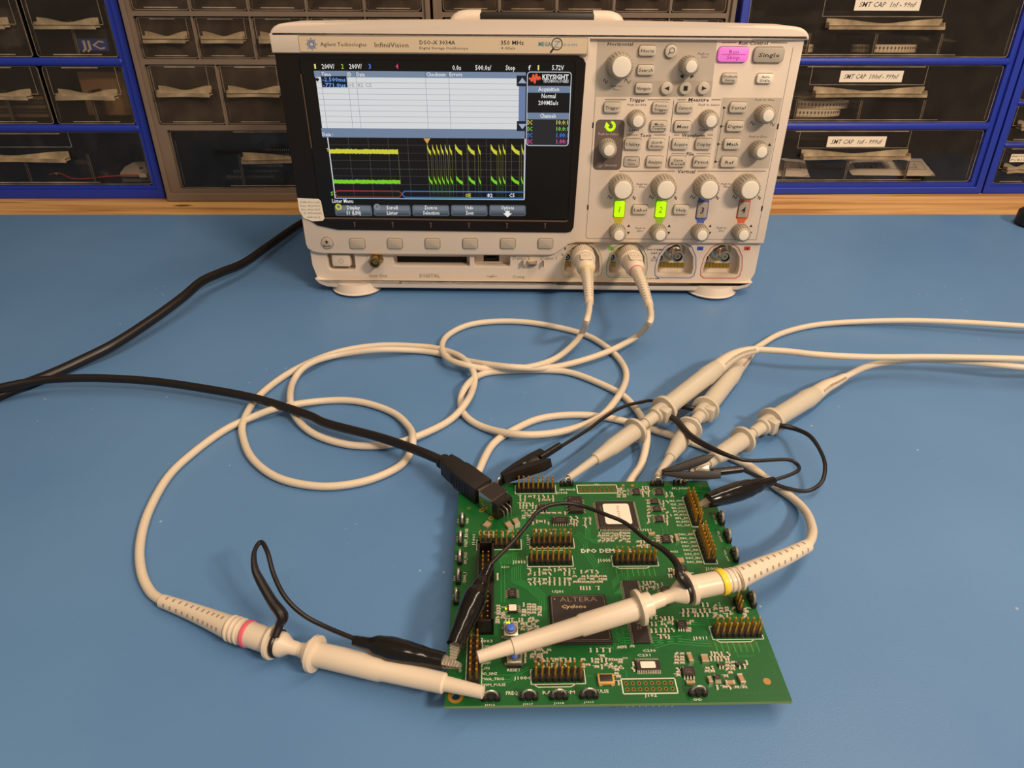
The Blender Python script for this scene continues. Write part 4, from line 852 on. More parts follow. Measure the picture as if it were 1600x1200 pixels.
# components --------------------------------------------------------
def comp(mb, name, mats, x, y, rz=0): return mb.build(name, mats, board, loc=(x, y, BT), rot=(0, 0, rz))
pinm = {}
def header(nx, x, y, rz=0, ny=2, ph=8.6, tag_=True):
    key_ = (nx, ny, ph)
    if key_ not in pinm:
        a = MB()
        for i in range(nx):
            for j in range(ny): a.prism([(i*2.54+1.27+dx_*1.15, j*2.54+1.27+dy_*1.24) for dx_, dy_ in ((-1, -.6), (-.6, -1), (.6, -1), (1, -.6), (1, .6), (.6, 1), (-.6, 1), (-1, .6))], 0, 2.5)
            a.box((i*2.54+1.27, ny*1.27, 1.2), (2.54, ny*2.54-1, 2.2))
        p = MB()
        for i in range(nx):
            for j in range(ny):
                c = (i*2.54+1.27, j*2.54+1.27); p.box((c[0], c[1], (2.5+ph)/2-.2), (.74, .74, ph-2.9)); p.lathe([(ph-.4-.3, .45), (ph, .22)], 0, T(c[0], c[1], 0)@RZ(PI/4), 4)
        h_ = comp(a, 'pin_header', BLKM, x, y, rz); q = p.build('header_pin', GOLD, h_); pinm[key_] = (h_, q)
    else:
        h_ = pinm[key_][0].copy(); SC.collection.objects.link(h_); h_.location = Vector((x, y, BT))*.001; h_.rotation_euler = (0, 0, rz); q = pinm[key_][1].copy(); SC.collection.objects.link(q); q.parent = h_
    return h_
for x, y in ((30.5, 118.1), (11.0, 79.3), (36.6, 79.8), (35.0, 68.6), (75.0, 68.2), (34.2, 9.2), (111.2, 28.3)):
    header(8, x, y); sbox([(x-.6, y-.7), (x+20.9, y-.7), (x+20.9, y+5.7), (x-.6, y+5.7)]); 
for x, y in ((36.6, 79.8), (75, 68.2), (111.2, 28.3), (34.2, 9.2)): sbox([(x+.5, y-.7), (x+2, y-1.9), (x+15, y-1.9), (x+17, y-.7)], .35, False)
for x, y in ((13.5, 8.9), (123.3, 92.9), (123.3, 69.0)):
    header(8, x, y, PI/2); sbox([(x+.6, y-.6), (x+.6, y+20.8), (x-5.7, y+20.8), (x-5.7, y-.6)])
def holes(x, y, w_=20.32):
    sbox([(x-.5, y-.6), (x+w_+.5, y-.6), (x+w_+.5, y+5.7), (x-.5, y+5.7)], .5); a = MB()
    for i in range(8):
        for j in range(2): c = (x+1.27+i*2.54, y+1.27+j*2.54); a.plate([circ(*c, .80, 12), circ(*c, .45, 12)], .05, 0, T(0, 0, BT+.02)); a.poly(circ(*c, .46, 12), BT+.03, 1)
    a.build('empty_header_pad', [mat('pad_bronze', 'a8772c', .45, metal=.5), HOLE], board)
holes(63.4, 118.0); holes(69.8, 4.6)
# shrouded connector
def shroud(x, y, ln, rows, open_):
    a = MB(); W_ = 7.6; H_ = 9; t = 1.0
    a.box((W_/2, ln/2, 1), (W_, ln, 2)); a.box((t/2, ln/2, H_/2), (t, ln, H_)); a.box((W_-t/2, ln*.22, H_/2), (t, ln*.44, H_)); a.box((W_-t/2, ln*.80, H_/2), (t, ln*.40, H_)); a.box((W_/2, t/2, H_/2), (W_, t, H_)); a.box((W_/2, ln-t/2, H_/2), (W_, t, H_))
    o = comp(a, 'box_connector', BLKM, x, y); p = MB()
    for i in range(rows):
        for j in range(2): c = (W_/2-1.27+j*2.54, 4+i*2.54); p.box((c[0], c[1], 4.6), (.64, .64, 5.4)); 
    p.build('header_pin', GOLD, o)
shroud(11.2, 31.4, 44.2, 15, True)
# usb socket and others
def nrm(a): a = Vector(a); return a
A_, B_, C_, D4 = [Vector(q) for q in ((11.5, 107.1), (19.3, 113.8), (26.7, 107.8), (18.5, 99.7))]
dirx = (((C_-D4).normalized()+(B_-A_).normalized())/2).normalized()       # across, towards the upper right
ang = math.atan2(dirx.y, dirx.x)
cen = (A_+B_+C_+D4)/4
us = MB(); us.plate([rrect(-5.4, 0, 5.4, 11, .6, 2), rrect(-4.9, .5, 4.9, 10.5, .4, 2)], 10, 0, T(0, 6, 0)@MF); us.box((0, -3.6, 5.5), (9.6, .4, 9.8)); us.box((-5.5, 3, 2), (.5, 3, 4)); us.box((5.5, 3, 2), (.5, 3, 4))
us.box((0, 1, 10.99), (10.4, 9.6, .06), 1)
uo = comp(us, 'usb_socket', [STEEL, CHIP], cen.x, cen.y, ang)
a = MB(); a.plate([rrect(-5.2, .2, 5.2, 10.4, 1.5, 2), rrect(-3.6, 2.5, 3.6, 8.5, 1, 2)], 3.6, 0, T(0, -4.0, 0)@MF); a.box((0, 1, 5), (9, 8, 8)); a.build('socket_insert', BLKM, uo)
a = MB()
for i, (px_, ht) in enumerate(((-1.3, 4.2), (1.3, 4.2), (-1.3, 7), (1.3, 7))): a.sweep([(px_+(.5 if i > 1 else 0), -4, ht), (px_+(.5 if i > 1 else 0), -8 - (i > 1)*1.6, ht-.3), (px_+(.5 if i > 1 else 0), -8.4-(i > 1)*1.8, ht-1), (px_+(.5 if i > 1 else 0), -8.6-(i > 1)*1.9, 0)], .28, 0, 6)
a.build('socket_lead', TIN, uo)
def legs(mb, W_, D__, n, side, mi=1, ln=1.2, wd=None, hgt=.8):
    wd = wd or .42
    for i in range(n):
        if side in 'tb': x = -W_/2+W_*(i+.5)/n; s_ = 1 if side == 't' else -1; mb.box((x, s_*(D__/2+ln*.25), hgt), (wd, ln*.5, .2), mi); mb.box((x, s_*(D__/2+ln*.5), hgt/2), (wd, .2, hgt), mi); mb.box((x, s_*(D__/2+ln*.8), .12), (wd, ln*.6, .22), mi)
        else: y = -D__/2+D__*(i+.5)/n; s_ = 1 if side == 'r' else -1; mb.box((s_*(W_/2+ln*.25), y, hgt), (ln*.5, wd, .2), mi); mb.box((s_*(W_/2+ln*.5), y, hgt/2), (.2, wd, hgt), mi); mb.box((s_*(W_/2+ln*.8), y, .12), (ln*.6, wd, .22), mi)
def chip(Z, a0, b0, a1, b1, n=4, sides='lr', ht=1.6, rz=0, name='chip', top=None, txt=None, mk=True):
    p = BP(Z, (a0+a1)/2, (b0+b1)/2, ht); w_ = BP(Z, a1, (b0+b1)/2, ht)[0]-BP(Z, a0, (b0+b1)/2, ht)[0]; d_ = BP(Z, (a0+a1)/2, b0, ht)[1]-BP(Z, (a0+a1)/2, b1, ht)[1]
    mb = MB(); mb.rbox((0, 0, ht/2+.1), (w_, d_, ht), .15, 0, seg=1)
    for s_ in sides: legs(mb, w_, d_, n, s_, wd=min(.5, (w_ if s_ in 'tb' else d_)/n*.55))
    mb.poly(circ(-w_/2+w_*.13, d_/2-d_*.13, .4, 10), ht+.11, 2)
    if txt is None and mk: mb.text('24C', 0, d_*.1, min(d_*.2, 1.2), w_*.5, 2, ht+.12); mb.text('082', 0, -d_*.2, min(d_*.2, 1.2), w_*.5, 2, ht+.12)
    if top: mb.poly(rrect(-w_*top[0]/2, -d_*top[1]/2, w_*top[0]/2, d_*top[1]/2, min(w_, d_)*.12, 4), ht+.14, 3)
    if txt: txt(mb, w_, d_, ht)
    return comp(mb, name, [CHIP, TIN, CHIPT, WHT, mat('chip_red_ink', 'a8504a', .6), mat('chip_gold_ink', 'b89a68', .5)], p[0], p[1], rz)
def t_fpga(mb, w_, d_, ht):
    mb.text('ALTERA', 0, d_*.36, 2.6, w_*.66, 2, ht+.13, bold=.02); mb.text('Cyclone', -w_*.12, d_*.17, 1.9, w_*.5, 5, ht+.13, it=.2, bold=.03); mb.text('EP4CE30F29C8N', 0, -d_*.1, 1.1, w_*.6, 2, ht+.13); mb.path(rrect(-w_*.45, -d_*.45, w_*.45, d_*.45, 1), .2, ht+.12, 2, closed=True)
q0 = (42.8, 25.6, 68.7, 50.5)
mb = MB(); mb.rbox((0, 0, .6), (25.4, 24.6, .9), .1, 0, seg=1); mb.rbox((0, 0, 1.5), (24.8, 24, 1.1), .3, 0, seg=1); mb.poly(circ(-10.2, 9.6, .5, 10), 2.07, 1); t_ = []
mb.text('ALTERA', .3, 9.4, 2.5, 16.5, 1, 2.08, bold=.0); mb.text('Cyclone', -2, 5.6, 1.8, 11, 2, 2.08, it=.2, bold=.03); mb.text('EP3C25F324C8N', 0, -3, 1.2, 15, 1, 2.08); mb.path(rrect(-11.6, -11.2, 11.6, 11.2, 1), .18, 2.07, 1, closed=True)
comp(mb, 'processor_chip', [CHIP, CHIPT, mat('chip_gold_ink', 'b89a68', .5)], 55.7, 38.1)
def t_qfp(mb, w_, d_, ht):
    mb.poly(rrect(-w_*.33, -d_*.38, w_*.36, d_*.38, 1.3), ht+.14, 3); mb.text('000913132', 1, 0, 1.3, d_*.62, 4, ht+.18, None, 0, PI/2)
mb = MB(); mb.rbox((0, 0, .9), (19.4, 19.0, 1.5), .3, 0, seg=1)
for s_ in 'lrtb': legs(mb, 19.4, 19.0, 30, s_, wd=.3)
t_qfp(mb, 19.4, 19, 1.55); mb.text('ADSP', -7.6, 3, 1, 5, 2, 1.68, None, 0, PI/2); comp(mb, 'processor_chip', [CHIP, TIN, CHIPT, WHT, mat('chip_red_ink', 'a8504a', .6)], 80.9, 100.4)
for x, y, w_, d_ in ((80.6, 42.2, 10.2-3.6, 32.4),):
    mb = MB(); mb.rbox((0, 0, .7), (w_, d_, 1.1), .12, 0, seg=1); legs(mb, w_, d_, 36, 'l', wd=.35); legs(mb, w_, d_, 36, 'r', wd=.35); mb.text('K4S561632', 0, 0, 1.8, 20, 2, 1.27, None, 0, -PI/2); comp(mb, 'memory_chip', [CHIP, TIN, CHIPT], x, y)
for Z, a0, b0, a1, b1, n, sd, ht, rz_ in ((z1, 1112, 292, 1228, 412, 5, 'lr', 2.6, 0), (z1, 858, 362, 936, 408, 3, 'tb', 1.2, 0), (z1, 975, 465, 1110, 512, 7, 'tb', 1.5, 0), (z1, 607, 1060, 675, 1130, 4, 'lr', 1.5, 0),
     (z2, 258, 226, 316, 276, 4, 'lr', 1, 0), (z2, 446, 226, 510, 276, 4, 'lr', 1, 0), (z2, 408, 312, 472, 350, 4, 'lr', 1.2, 0), (z2, 428, 372, 492, 412, 4, 'lr', 1.2, 0), (z2, 448, 455, 510, 500, 4, 'lr', 1.2, 0), (z2, 504, 610, 570, 672, 4, 'lr', 1.4, 0),
     (z2, 642, 868, 708, 908, 3, 'b', 1.4, 0), (z4, 385, 85, 468, 142, 3, 'lr', 1.2, 0), (z4, 520, 366, 602, 424, 4, 'b', 1.6, 0), (z4, 565, 752, 668, 820, 4, 'b', 1.7, 0), (z4, 862, 722, 912, 744, 2, 'b', .9, 0), (z4, 1012, 716, 1066, 744, 1, 'b', .9, 0), (z4, 832, 820, 882, 862, 5, 'b', .9, 0), (z3, 845, 680, 868, 712, 2, 'lr', .8, 0)): chip(Z, a0, b0, a1, b1, n, sd, ht, rz_)
chip(z4, 180, 700, 380, 780, 14, 'tb', 1.1, 0, top=(.62, .7), mk=False); chip(z3, 606, 232, 686, 296, 4, 'lr', 1.4, top=(.8, .8), mk=False)
# crystal
p = BP(z3, 1422, 872); mb = MB(); mb.rbox((0, 0, .8), (6.6, 4.4, 1.5), .3, 1); mb.rbox((0, .2, 1.55), (5, 3.0, .3), .1, 0); mb.box((-2.4, -2.3, .4), (1.2, .8, .8), 2); mb.box((2.4, -2.3, .4), (1.2, .8, .8), 2); comp(mb, 'crystal', [CHIP, mat('ceramic_gold', 'c89a50', .45), TIN], *p)
def capb(Z, a0, b0, a1, b1, ht=1.6, rz_=0):
    p = BP(Z, (a0+a1)/2, (b0+b1)/2, ht*.6); w_ = abs(BP(Z, a1, b0)[0]-BP(Z, a0, b0)[0])*.85; d_ = abs(BP(Z, a0, b0)[1]-BP(Z, a0, b1)[1])*.7; mb = MB()
    mb.rbox((0, 0, ht/2), (w_, d_, ht), .2, 0, seg=1)
    if w_ > d_: mb.box((-w_*.5, 0, ht/2), (w_*.22, d_*1.02, ht*1.02), 1); mb.box((w_*.5, 0, ht/2), (w_*.22, d_*1.02, ht*1.02), 1)
    else: mb.box((0, -d_*.5, ht/2), (w_*1.02, d_*.22, ht*1.02), 1); mb.box((0, d_*.5, ht/2), (w_*1.02, d_*.22, ht*1.02), 1)
    comp(mb, 'capacitor', [TAN, TIN], p[0], p[1], rz_)
for Z, a0, b0, a1, b1, r_ in ((z2, 390, 592, 442, 626, 0), (z2, 610, 610, 642, 678, 0), (z2, 618, 803, 682, 860, 0), (z2, 590, 905, 622, 960, 0), (z4, 608, 636, 652, 722, .1), (z4, 720, 652, 786, 728, 0), (z4, 778, 836, 816, 896, .1), (z4, 1032, 812, 1082, 902, .15), (z4, 600, 868, 668, 906, 0), (z4, 925, 866, 1000, 910, 0), (z1, 402, 505, 462, 560, -.6), (z1, 585, 508, 645, 565, .5), (z1, 648, 482, 702, 532, .4)): capb(Z, a0, b0, a1, b1, 1.6, r_)
# tact buttons and light
for (a_, b_) in ((630, 470), (658, 690)):
    p = BP(z3, a_, b_+12); mb = MB(); mb.rbox((0, 0, 1.6), (6.2, 6.2, 3), .5, 0); mb.lathe([(3.1, 2.6), (3.5, 2.3), (3.6, 1.8)], 1, None, 24); 
    for sx in (-1, 1):
        for sy in (-1, 1): mb.box((sx*3.3, sy*2.2, .5), (1.2, .9, 1), 1)
    if b_ > 600: mb.box((0, -3.6, 1), (5.6, .5, 1.6), 2)
    bo = comp(mb, 'reset_button', [TIN, STEEL, BLKM], *p); c_ = MB(); c_.lathe([(3.4, 1.75), (4.6, 1.7), (4.9, 1.2)], 0, None, 20); c_.build('button_plunger', mat('plunger_blue', '4a6fd8', .4), bo)
p = BP(z3, 608, 405); mb = MB(); mb.rbox((0, 0, .5), (1.8, 1.4, 1), .2, 0); comp(mb, 'status_light', mat('led_lit_green', 'b0e000', .4, emit='c8ff10', es=1.3), *p)
p = BP(z1, 590, 1235); mb = MB(); mb.rbox((0, 0, .3), (.9, .7, .6), .1, 0); comp(mb, 'status_light', MATS['led_lit_green'], *p)
# test loops
lp = {}
def loopc(x, y, rz_=0, kind='h'):
    if kind not in lp:
        mb = MB()
        for i in (-1, 0, 1): mb.prism([(i*2.54+dx_*1.15, dy_*1.2) for dx_, dy_ in ((-1, -.6), (-.6, -1), (.6, -1), (1, -.6), (1, .6), (.6, 1), (-.6, 1), (-1, .6))], 0, 2.4)
        mb.box((0, 0, 1.1), (6.6, 1.6, 2)); h_ = comp(mb, 'test_point', BLKM, x, y, rz_); l_ = MB(); l_.sweep([(2.54*math.cos(t), 0, 2.2+(3.2 if kind == 'h' else 3.6)*math.sin(t)) for t in [PI*k/14 for k in range(15)]], .42 if kind == 'h' else .6, 0, 8); q = l_.build('wire_loop', TIN, h_); lp[kind] = (h_, q)
    else:
        h_ = lp[kind][0].copy(); SC.collection.objects.link(h_); h_.location = Vector((x, y, BT))*.001; h_.rotation_euler = (0, 0, rz_); q = lp[kind][1].copy(); SC.collection.objects.link(q); q.parent = h_
for a_, b_ in ((465, 1025), (780, 1018), (1030, 1013), (1280, 1005)): loopc(*BP(z3, a_, b_))
loopc(*BP(z4, 693, 985)); loopc(*BP(z1, 1095, 205)); loopc(*BP(z2, 460, 205)); loopc(*BP(z2, 650, 198)); loopc(*BP(z1, 540, 200), .9)
for a_, b_ in ((228, 512), (213, 665), (208, 822), (196, 985), (178, 1150)): loopc(*BP(z1, a_, b_), PI/2, 'v')
for Z, a_, b_ in ((z2, 990, 500), (z2, 1045, 645), (z2, 1105, 800), (z4, 1140, 215)): loopc(*BP(Z, a_, b_), PI/2, 'v')
q = BP(z4, 1048, 300); header(3, q[0]+1, q[1]-1, PI/2, 1, 8.0)
# small chip resistors in clusters: (zoom, a0, b0, a1, b1, nx, ny, vertical)
CL = [(z1, 690, 285, 1000, 345, 8, 2, 1), (z1, 695, 350, 850, 400, 6, 2, 1), (z1, 725, 410, 840, 490, 5, 4, 0), (z1, 880, 425, 1095, 450, 9, 1, 0), (z1, 800, 500, 960, 530, 5, 2, 1), (z1, 1120, 460, 1190, 545, 3, 3, 1), (z1, 1230, 475, 1310, 565, 2, 3, 1), (z1, 350, 590, 700, 640, 9, 2, 1), (z1, 820, 575, 1140, 610, 8, 2, 1),
      (z1, 765, 895, 1140, 960, 9, 2, 1), (z1, 765, 975, 1140, 1040, 9, 2, 1), (z1, 1145, 955, 1430, 1025, 8, 3, 0), (z1, 1195, 900, 1370, 950, 4, 1, 1), (z1, 1200, 1045, 1370, 1080, 7, 1, 1), (z1, 515, 1200, 560, 1290, 2, 4, 0), (z1, 715, 1190, 890, 1300, 4, 5, 0),
      (z1, 1350, 600, 1560, 680, 6, 4, 0), (z2, 0, 595, 240, 690, 7, 4, 0), (z2, 130, 230, 200, 310, 3, 5, 0), (z2, 330, 215, 400, 300, 3, 4, 1), (z2, 375, 320, 405, 530, 1, 8, 0), (z2, 500, 330, 560, 540, 2, 7, 1), (z2, 530, 265, 620, 310, 4, 2, 0), (z2, 290, 660, 440, 730, 6, 2, 1), (z2, 460, 620, 500, 680, 2, 3, 0), (z2, 570, 610, 600, 680, 1, 4, 1), (z2, 550, 900, 590, 1000, 2, 4, 1), (z2, 700, 930, 760, 1000, 3, 3, 0),
      (z2, 330, 1010, 480, 1070, 5, 3, 1), (z3, 505, 300, 600, 400, 4, 5, 0), (z3, 600, 360, 740, 400, 5, 2, 1), (z3, 715, 350, 860, 460, 5, 5, 0), (z3, 790, 610, 960, 690, 6, 4, 0), (z3, 740, 650, 780, 720, 2, 3, 1), (z3, 840, 690, 1180, 760, 9, 3, 1), (z3, 1270, 610, 1480, 640, 4, 2, 1), (z3, 1210, 690, 1560, 770, 9, 4, 0), (z3, 1290, 650, 1460, 690, 6, 1, 1), (z3, 1510, 830, 1545, 900, 1, 3, 1),
      (z4, 225, 45, 370, 125, 5, 3, 1), (z4, 300, 330, 350, 500, 3, 6, 1), (z4, 375, 345, 500, 420, 4, 4, 1), (z4, 370, 440, 500, 520, 4, 3, 1), (z4, 610, 370, 650, 470, 2, 5, 0), (z4, 560, 280, 800, 300, 12, 1, 1), (z4, 560, 315, 800, 335, 12, 1, 1), (z4, 730, 220, 780, 260, 4, 1, 1), (z4, 825, 240, 900, 350, 3, 5, 0), (z4, 920, 260, 1010, 340, 3, 4, 0), (z4, 1075, 270, 1110, 350, 2, 4, 0), (z4, 1150, 280, 1185, 330, 1, 2, 1),
      (z4, 505, 640, 600, 740, 4, 4, 0), (z4, 520, 770, 560, 840, 2, 3, 0), (z4, 790, 640, 960, 700, 6, 3, 1), (z4, 760, 760, 830, 810, 3, 2, 0), (z4, 930, 710, 1020, 820, 4, 4, 0), (z4, 1075, 710, 1110, 770, 2, 2, 1), (z4, 840, 920, 1100, 940, 8, 1, 0), (z4, 910, 830, 980, 860, 2, 2, 0), (z4, 20, 590, 100, 620, 2, 2, 0), (z4, 130, 580, 190, 610, 2, 2, 0), (z4, 0, 680, 70, 830, 2, 5, 0), (z4, 135, 725, 175, 790, 1, 3, 1), (z3, 720, 215, 790, 300, 3, 3, 1), (z1, 905, 215-40, 930, 180, 1, 1, 0)]
plist = []
for Z, a0, b0, a1, b1, nx, ny, vt in CL:
    for i in range(nx):
        for j in range(ny):
            if random.random() < .07: continue
            q = BP(Z, a0+(a1-a0)*(i+.5)/nx, b0+(b1-b0)*(j+.5)/ny)
            plist.append((q[0]+random.uniform(-.12, .12), q[1]+random.uniform(-.12, .12), vt if random.random() < .85 else 1-vt, random.choice((0, 0, 0, 1)), random.choice((0, 0, 0, 0, .6))))
blk = []      # keep clear of headers, chips
for (x, y) in ((30.5, 118.1), (11.0, 79.3), (36.6, 79.8), (35.0, 68.6), (75.0, 68.2), (34.2, 9.2), (111.2, 28.3)): blk.append((x-.5, y-.5, x+20.8, y+5.6))
for x, y in ((13.5, 8.9), (123.3, 92.9), (123.3, 69.0)): blk.append((x-5.6, y-.5, x+.5, y+20.8))
blk += [(42, 24.5, 69.5, 51.5), (70, 89.5, 92, 111.5), (76, 25, 85.5, 59), (10.5, 30.5, 19.5, 76.5)]
plist = [p for p in plist if 2 < p[0] < BW-2 and 2 < p[1] < BH-2 and not any(b[0] < p[0] < b[2] and b[1] < p[1] < b[3] for b in blk)]
def smd(mb, M, k):
    mb.box((0, 0, .28), (.8, .74, .5), k, M); mb.box((-.55, 0, .3), (.4, .8, .58), 2, M); mb.box((.55, 0, .3), (.4, .8, .58), 2, M)
    for s_ in (-1, 1): mb.box((s_*.85, 0, .04), (.35, .8, .08), 2, M)
smm = [RESB, TAN, mat('solder_pad', 'd6cebb', .45, metal=.3)]
kept = []
for p in plist:
    ex, ey = (1.15, 2.0) if p[2] else (2.0, 1.15)
    if not any(abs(p[0]-q[0]) < ex*.93 and abs(p[1]-q[1]) < ey*.93 for q in kept): kept.append(p)
plist = kept
plist.sort(key=lambda p: p[1]); first = {}
for i, p in enumerate(plist[:100]):
    k = (p[3],)
    if k not in first: mb = MB(); smd(mb, None, p[3]); first[k] = o = mb.build('chip_resistor' if p[3] == 0 else 'chip_capacitor', smm, board)
    else: o = first[k].copy(); SC.collection.objects.link(o)
    o.location = Vector((p[0], p[1], BT))*.001; o.rotation_euler = (0, 0, p[2]*PI/2+p[4])
mb = MB()
for p in plist[100:]: smd(mb, T(p[0], p[1], BT)@RZ(p[2]*PI/2+p[4]), p[3])
o = mb.build('chip_resistor', smm, board, smooth=False); o['kind'] = 'stuff'
for p in plist:       # printed outlines around some of them
    if random.random() < .22:
        c, s_ = (1.0, .75) if not p[2] else (.75, 1.0)
        SK.line((p[0]-c-.6, p[1]+s_), (p[0]+c+.2, p[1]+s_), .22, ZK, 0)
    if random.random() < .12: SK.text(random.choice(('R12', 'C8', 'R305', 'C41')), p[0]+2.2, p[1]+.9, .8, 2.0, 0, ZK, None, 0, random.choice((0, PI/2)), .01)
SK.build('silkscreen', [SILK, SILKD], board, smooth=False)

# ================================================================== probes
def W3(q, Z=None):           # (a, b, z) in picture or zoom coordinates -> world mm
    u, v = Z(q[0], q[1]) if Z else (q[0], q[1]); return G(u, v, q[2])
def zk(a, b): return (350+a/2.2857, 480+b/2.2857)
def zr(a, b): return (1100+a/2.308, 480+b/2.308)
def z5(a, b): return (860+a/3.4783, 540+b/3.4783)
def zw(a, b): return (200+a/2.857, 820+b/2.857)
def zu(a, b): return (a/3.3333, 300+b/3.3333)
def cable(pts, r, name, m_, root, n=8, seg=12, rad=None):
    P = crom(pts, n); mb = MB()
    if rad: rr = [rad[min(len(rad)-1, i//n)]*(1-(i % n)/n)+rad[min(len(rad)-1, i//n+1)]*((i % n)/n) for i in range(len(P))]
    else: rr = r
    mb.sweep(P, rr, 0, seg); return mb.build(name, m_, root, org=Vector(root.location)*1000)
def probe(name, label, anchors, prof, strain, style, group=None):
    # anchors: tip, flange 2, flange 1, body end (world mm) ; prof: {part: [(index, r)]}
    root = empty(name, label, 'probe', Matrix.Translation(anchors[0]*.001), group); org = anchors[0]
    ax = (anchors[3]-anchors[0]).normalized()
    def at(s):
        i = min(2, int(s)); f = s-i; return anchors[i].lerp(anchors[i+1], f)
    for part, (pr, mt) in prof.items():
        P = []; Rr = []
        last = None
        for s, r in pr:
            p = at(s); 
            if last is not None and (p-last).length < .05: p = last+ax*.12
            P.append(p); Rr.append(r); last = p
        mb = MB(); mb.sweep(P, Rr, 0, 24, tans=[ax]*len(P)); mb.build(part, mt, root, org=org)
    # strain relief: curve from body end
    P = crom([anchors[3]]+strain['pts'], 8); n = len(P)-1; rr = [strain['r0']+(strain['r1']-strain['r0'])*(k/n) for k in range(n+1)]
    mb = MB(); mb.sweep(P, rr, 0, 20); so = mb.build('strain_relief', PRB, root, org=org)
    if strain.get('grip'):
        mb = MB()
        for row in (-1, 1):
            for k in range(2, n-1, strain.get('step', 2)):
                t = (P[k+1]-P[k-1]).normalized(); side = t.cross(Vector((0, 0, 1))).normalized(); up = side.cross(t).normalized()
                a = (-.05 if row < 0 else 1.05) if style == 'front' else row*.9
                sf = side if side.y < 0 else -side
                nrm_ = (up*math.cos(a)+sf*math.sin(a)).normalized()
                c = P[k]+nrm_*(rr[k]-.02); X = Matrix((t, nrm_.cross(t).normalized(), nrm_)).transposed().to_4x4(); X.translation = c
                mb.box((0, 0, 0), (.9, 1.5, .25), 0, X)
        mb.build('grip_groove', DIMP, so, org=(0, 0, 0)) if False else mb.build('grip_groove', DIMP, so, org=org)
    return root, ax, P[-1]
def band(root, p, ax, r, wd, mt, name='colour_band'):
    mb = MB(); mb.sweep([p-ax*wd/2, p-ax*wd/2, p-ax*wd*.3, p+ax*wd*.3, p+ax*wd/2], [r*.9, r*.97, r, r, r*.97], 0, 24, tans=[ax]*5); return mb.build(name, mt, root, org=Vector(root.location)*1000)
def ridge(root, p, ax, r, name='ridge'): return band(root, p, ax, r, 1.2, PRB, name)
def boot_clip(root, a, b, rads, jaw, name='alligator_clip'):
    org = Vector(root.location)*1000; ax = (b-a).normalized(); n = len(rads)-1
    P = [a.lerp(b, k/n) for k in range(n+1)]; PP = []; RR = []
    for i in range(n):
        for k in range(5): f = k/5; PP.append(P[i].lerp(P[i+1], f)); RR.append(rads[i]+(rads[i+1]-rads[i])*(f*f*(3-2*f)))
    PP.append(P[-1]); RR.append(rads[-1])
    PP = [PP[0]]+PP+[PP[-1]]; RR = [RR[0]*.6]+RR+[RR[-1]*.75]
    mb = MB(); mb.sweep(PP, RR, 0, 24, tans=[ax]*len(PP), flat=1.0); c = mb.build(name, mat('clip_boot_black', '0e0b0a', .16, spec=.6), root, org=org)
    sd = ax.cross(Vector((0, 0, 1))).normalized(); up = sd.cross(ax).normalized()
    mb = MB()
    for s_ in (-1, 1):
        st_ = b-ax*2; en = jaw+up*(s_*.35)
        X = Matrix((ax, sd, up)).transposed().to_4x4(); L_ = (en-st_).length
        for k in range(8):
            f = (k+.5)/8; w_ = 5.2*(1-f)+2.0*f; X.translation = st_.lerp(en, f)+up*(s_*(1.3*(1-f))); mb.box((0, 0, 0), (L_/8+.1, w_, .5), 0, X)
            if f > .35:
                for e_ in (-1, 1): mb.box((0, e_*(w_/2-.2), -s_*.5), (L_/16, .4, .9), 0, X)
    mb.build('clip_jaw', TIN, c, org=org if False else org); return c
def croc(root, tip, tail, upv, wire_end, name='alligator_clip'):
    # flat black plastic crocodile clip: tip -> tail along the lower arm, upper lever opening towards upv
    org = Vector(root.location)*1000; ax = (tail-tip); L_ = ax.length; ax.normalize(); up = (upv-ax*upv.dot(ax)).normalized(); sd = ax.cross(up)
    X = Matrix((ax, up, sd)).transposed().to_4x4(); X.translation = tip
    mb = MB()
    mb.prism([(0, -1.6), (L_*.35, -3.4), (L_*.75, -3.9), (L_, -3.4), (L_, .8), (L_*.7, .5), (L_*.3, .2), (0, .1)], -3.1, 3.1, 0, X, bev=.5); c = mb.build(name, BLKM, root, org=org)
    mb = MB(); mb.prism([(0, .3), (L_*.3, .6), (L_*.5, 1.8), (L_*.78, 5.2), (L_*.92, 8.8), (L_*.76, 9.2), (L_*.45, 6.2), (L_*.18, 3.2), (0, 1.5)], -2.9, 2.9, 0, X, bev=.5); mb.build('clip_lever', BLKM, c, org=org)
    mb = MB(); mb.prism([(L_*.55, .4), (L_*.82, .6), (L_*.8, 3.6), (L_*.6, 2.2)], -1.5, 1.5, 0, X, bev=.2); mb.cyl((0, 0, 0), 1.1, 5.8, 0, X@T(L_*.5, .9, -2.9), 12); mb.build('clip_spring', STEEL, c, org=org)
    mb = MB(); e = (wire_end-tail).normalized(); mb.sweep([tail-e*4, tail-e*4, wire_end, wire_end], [1.6, 2.2, 2.0, 1.5], 0, 16, tans=[e]*4); mb.build('clip_boot', BLK, c, org=org); return c
def hook(root, p, ax, r=.45):
    mb = MB(); side = ax.cross(Vector((0, 0, 1))).normalized()
    mb.sweep(crom([p+ax*1.0, p-ax*1.2+Vector((0, 0, .6)), p-ax*2.4+Vector((0, 0, -.2)), p-ax*2.0+Vector((0, 0, -1.6))], 4), r, 0, 8); mb.build('probe_hook', TIN, root, org=Vector(root.location)*1000)

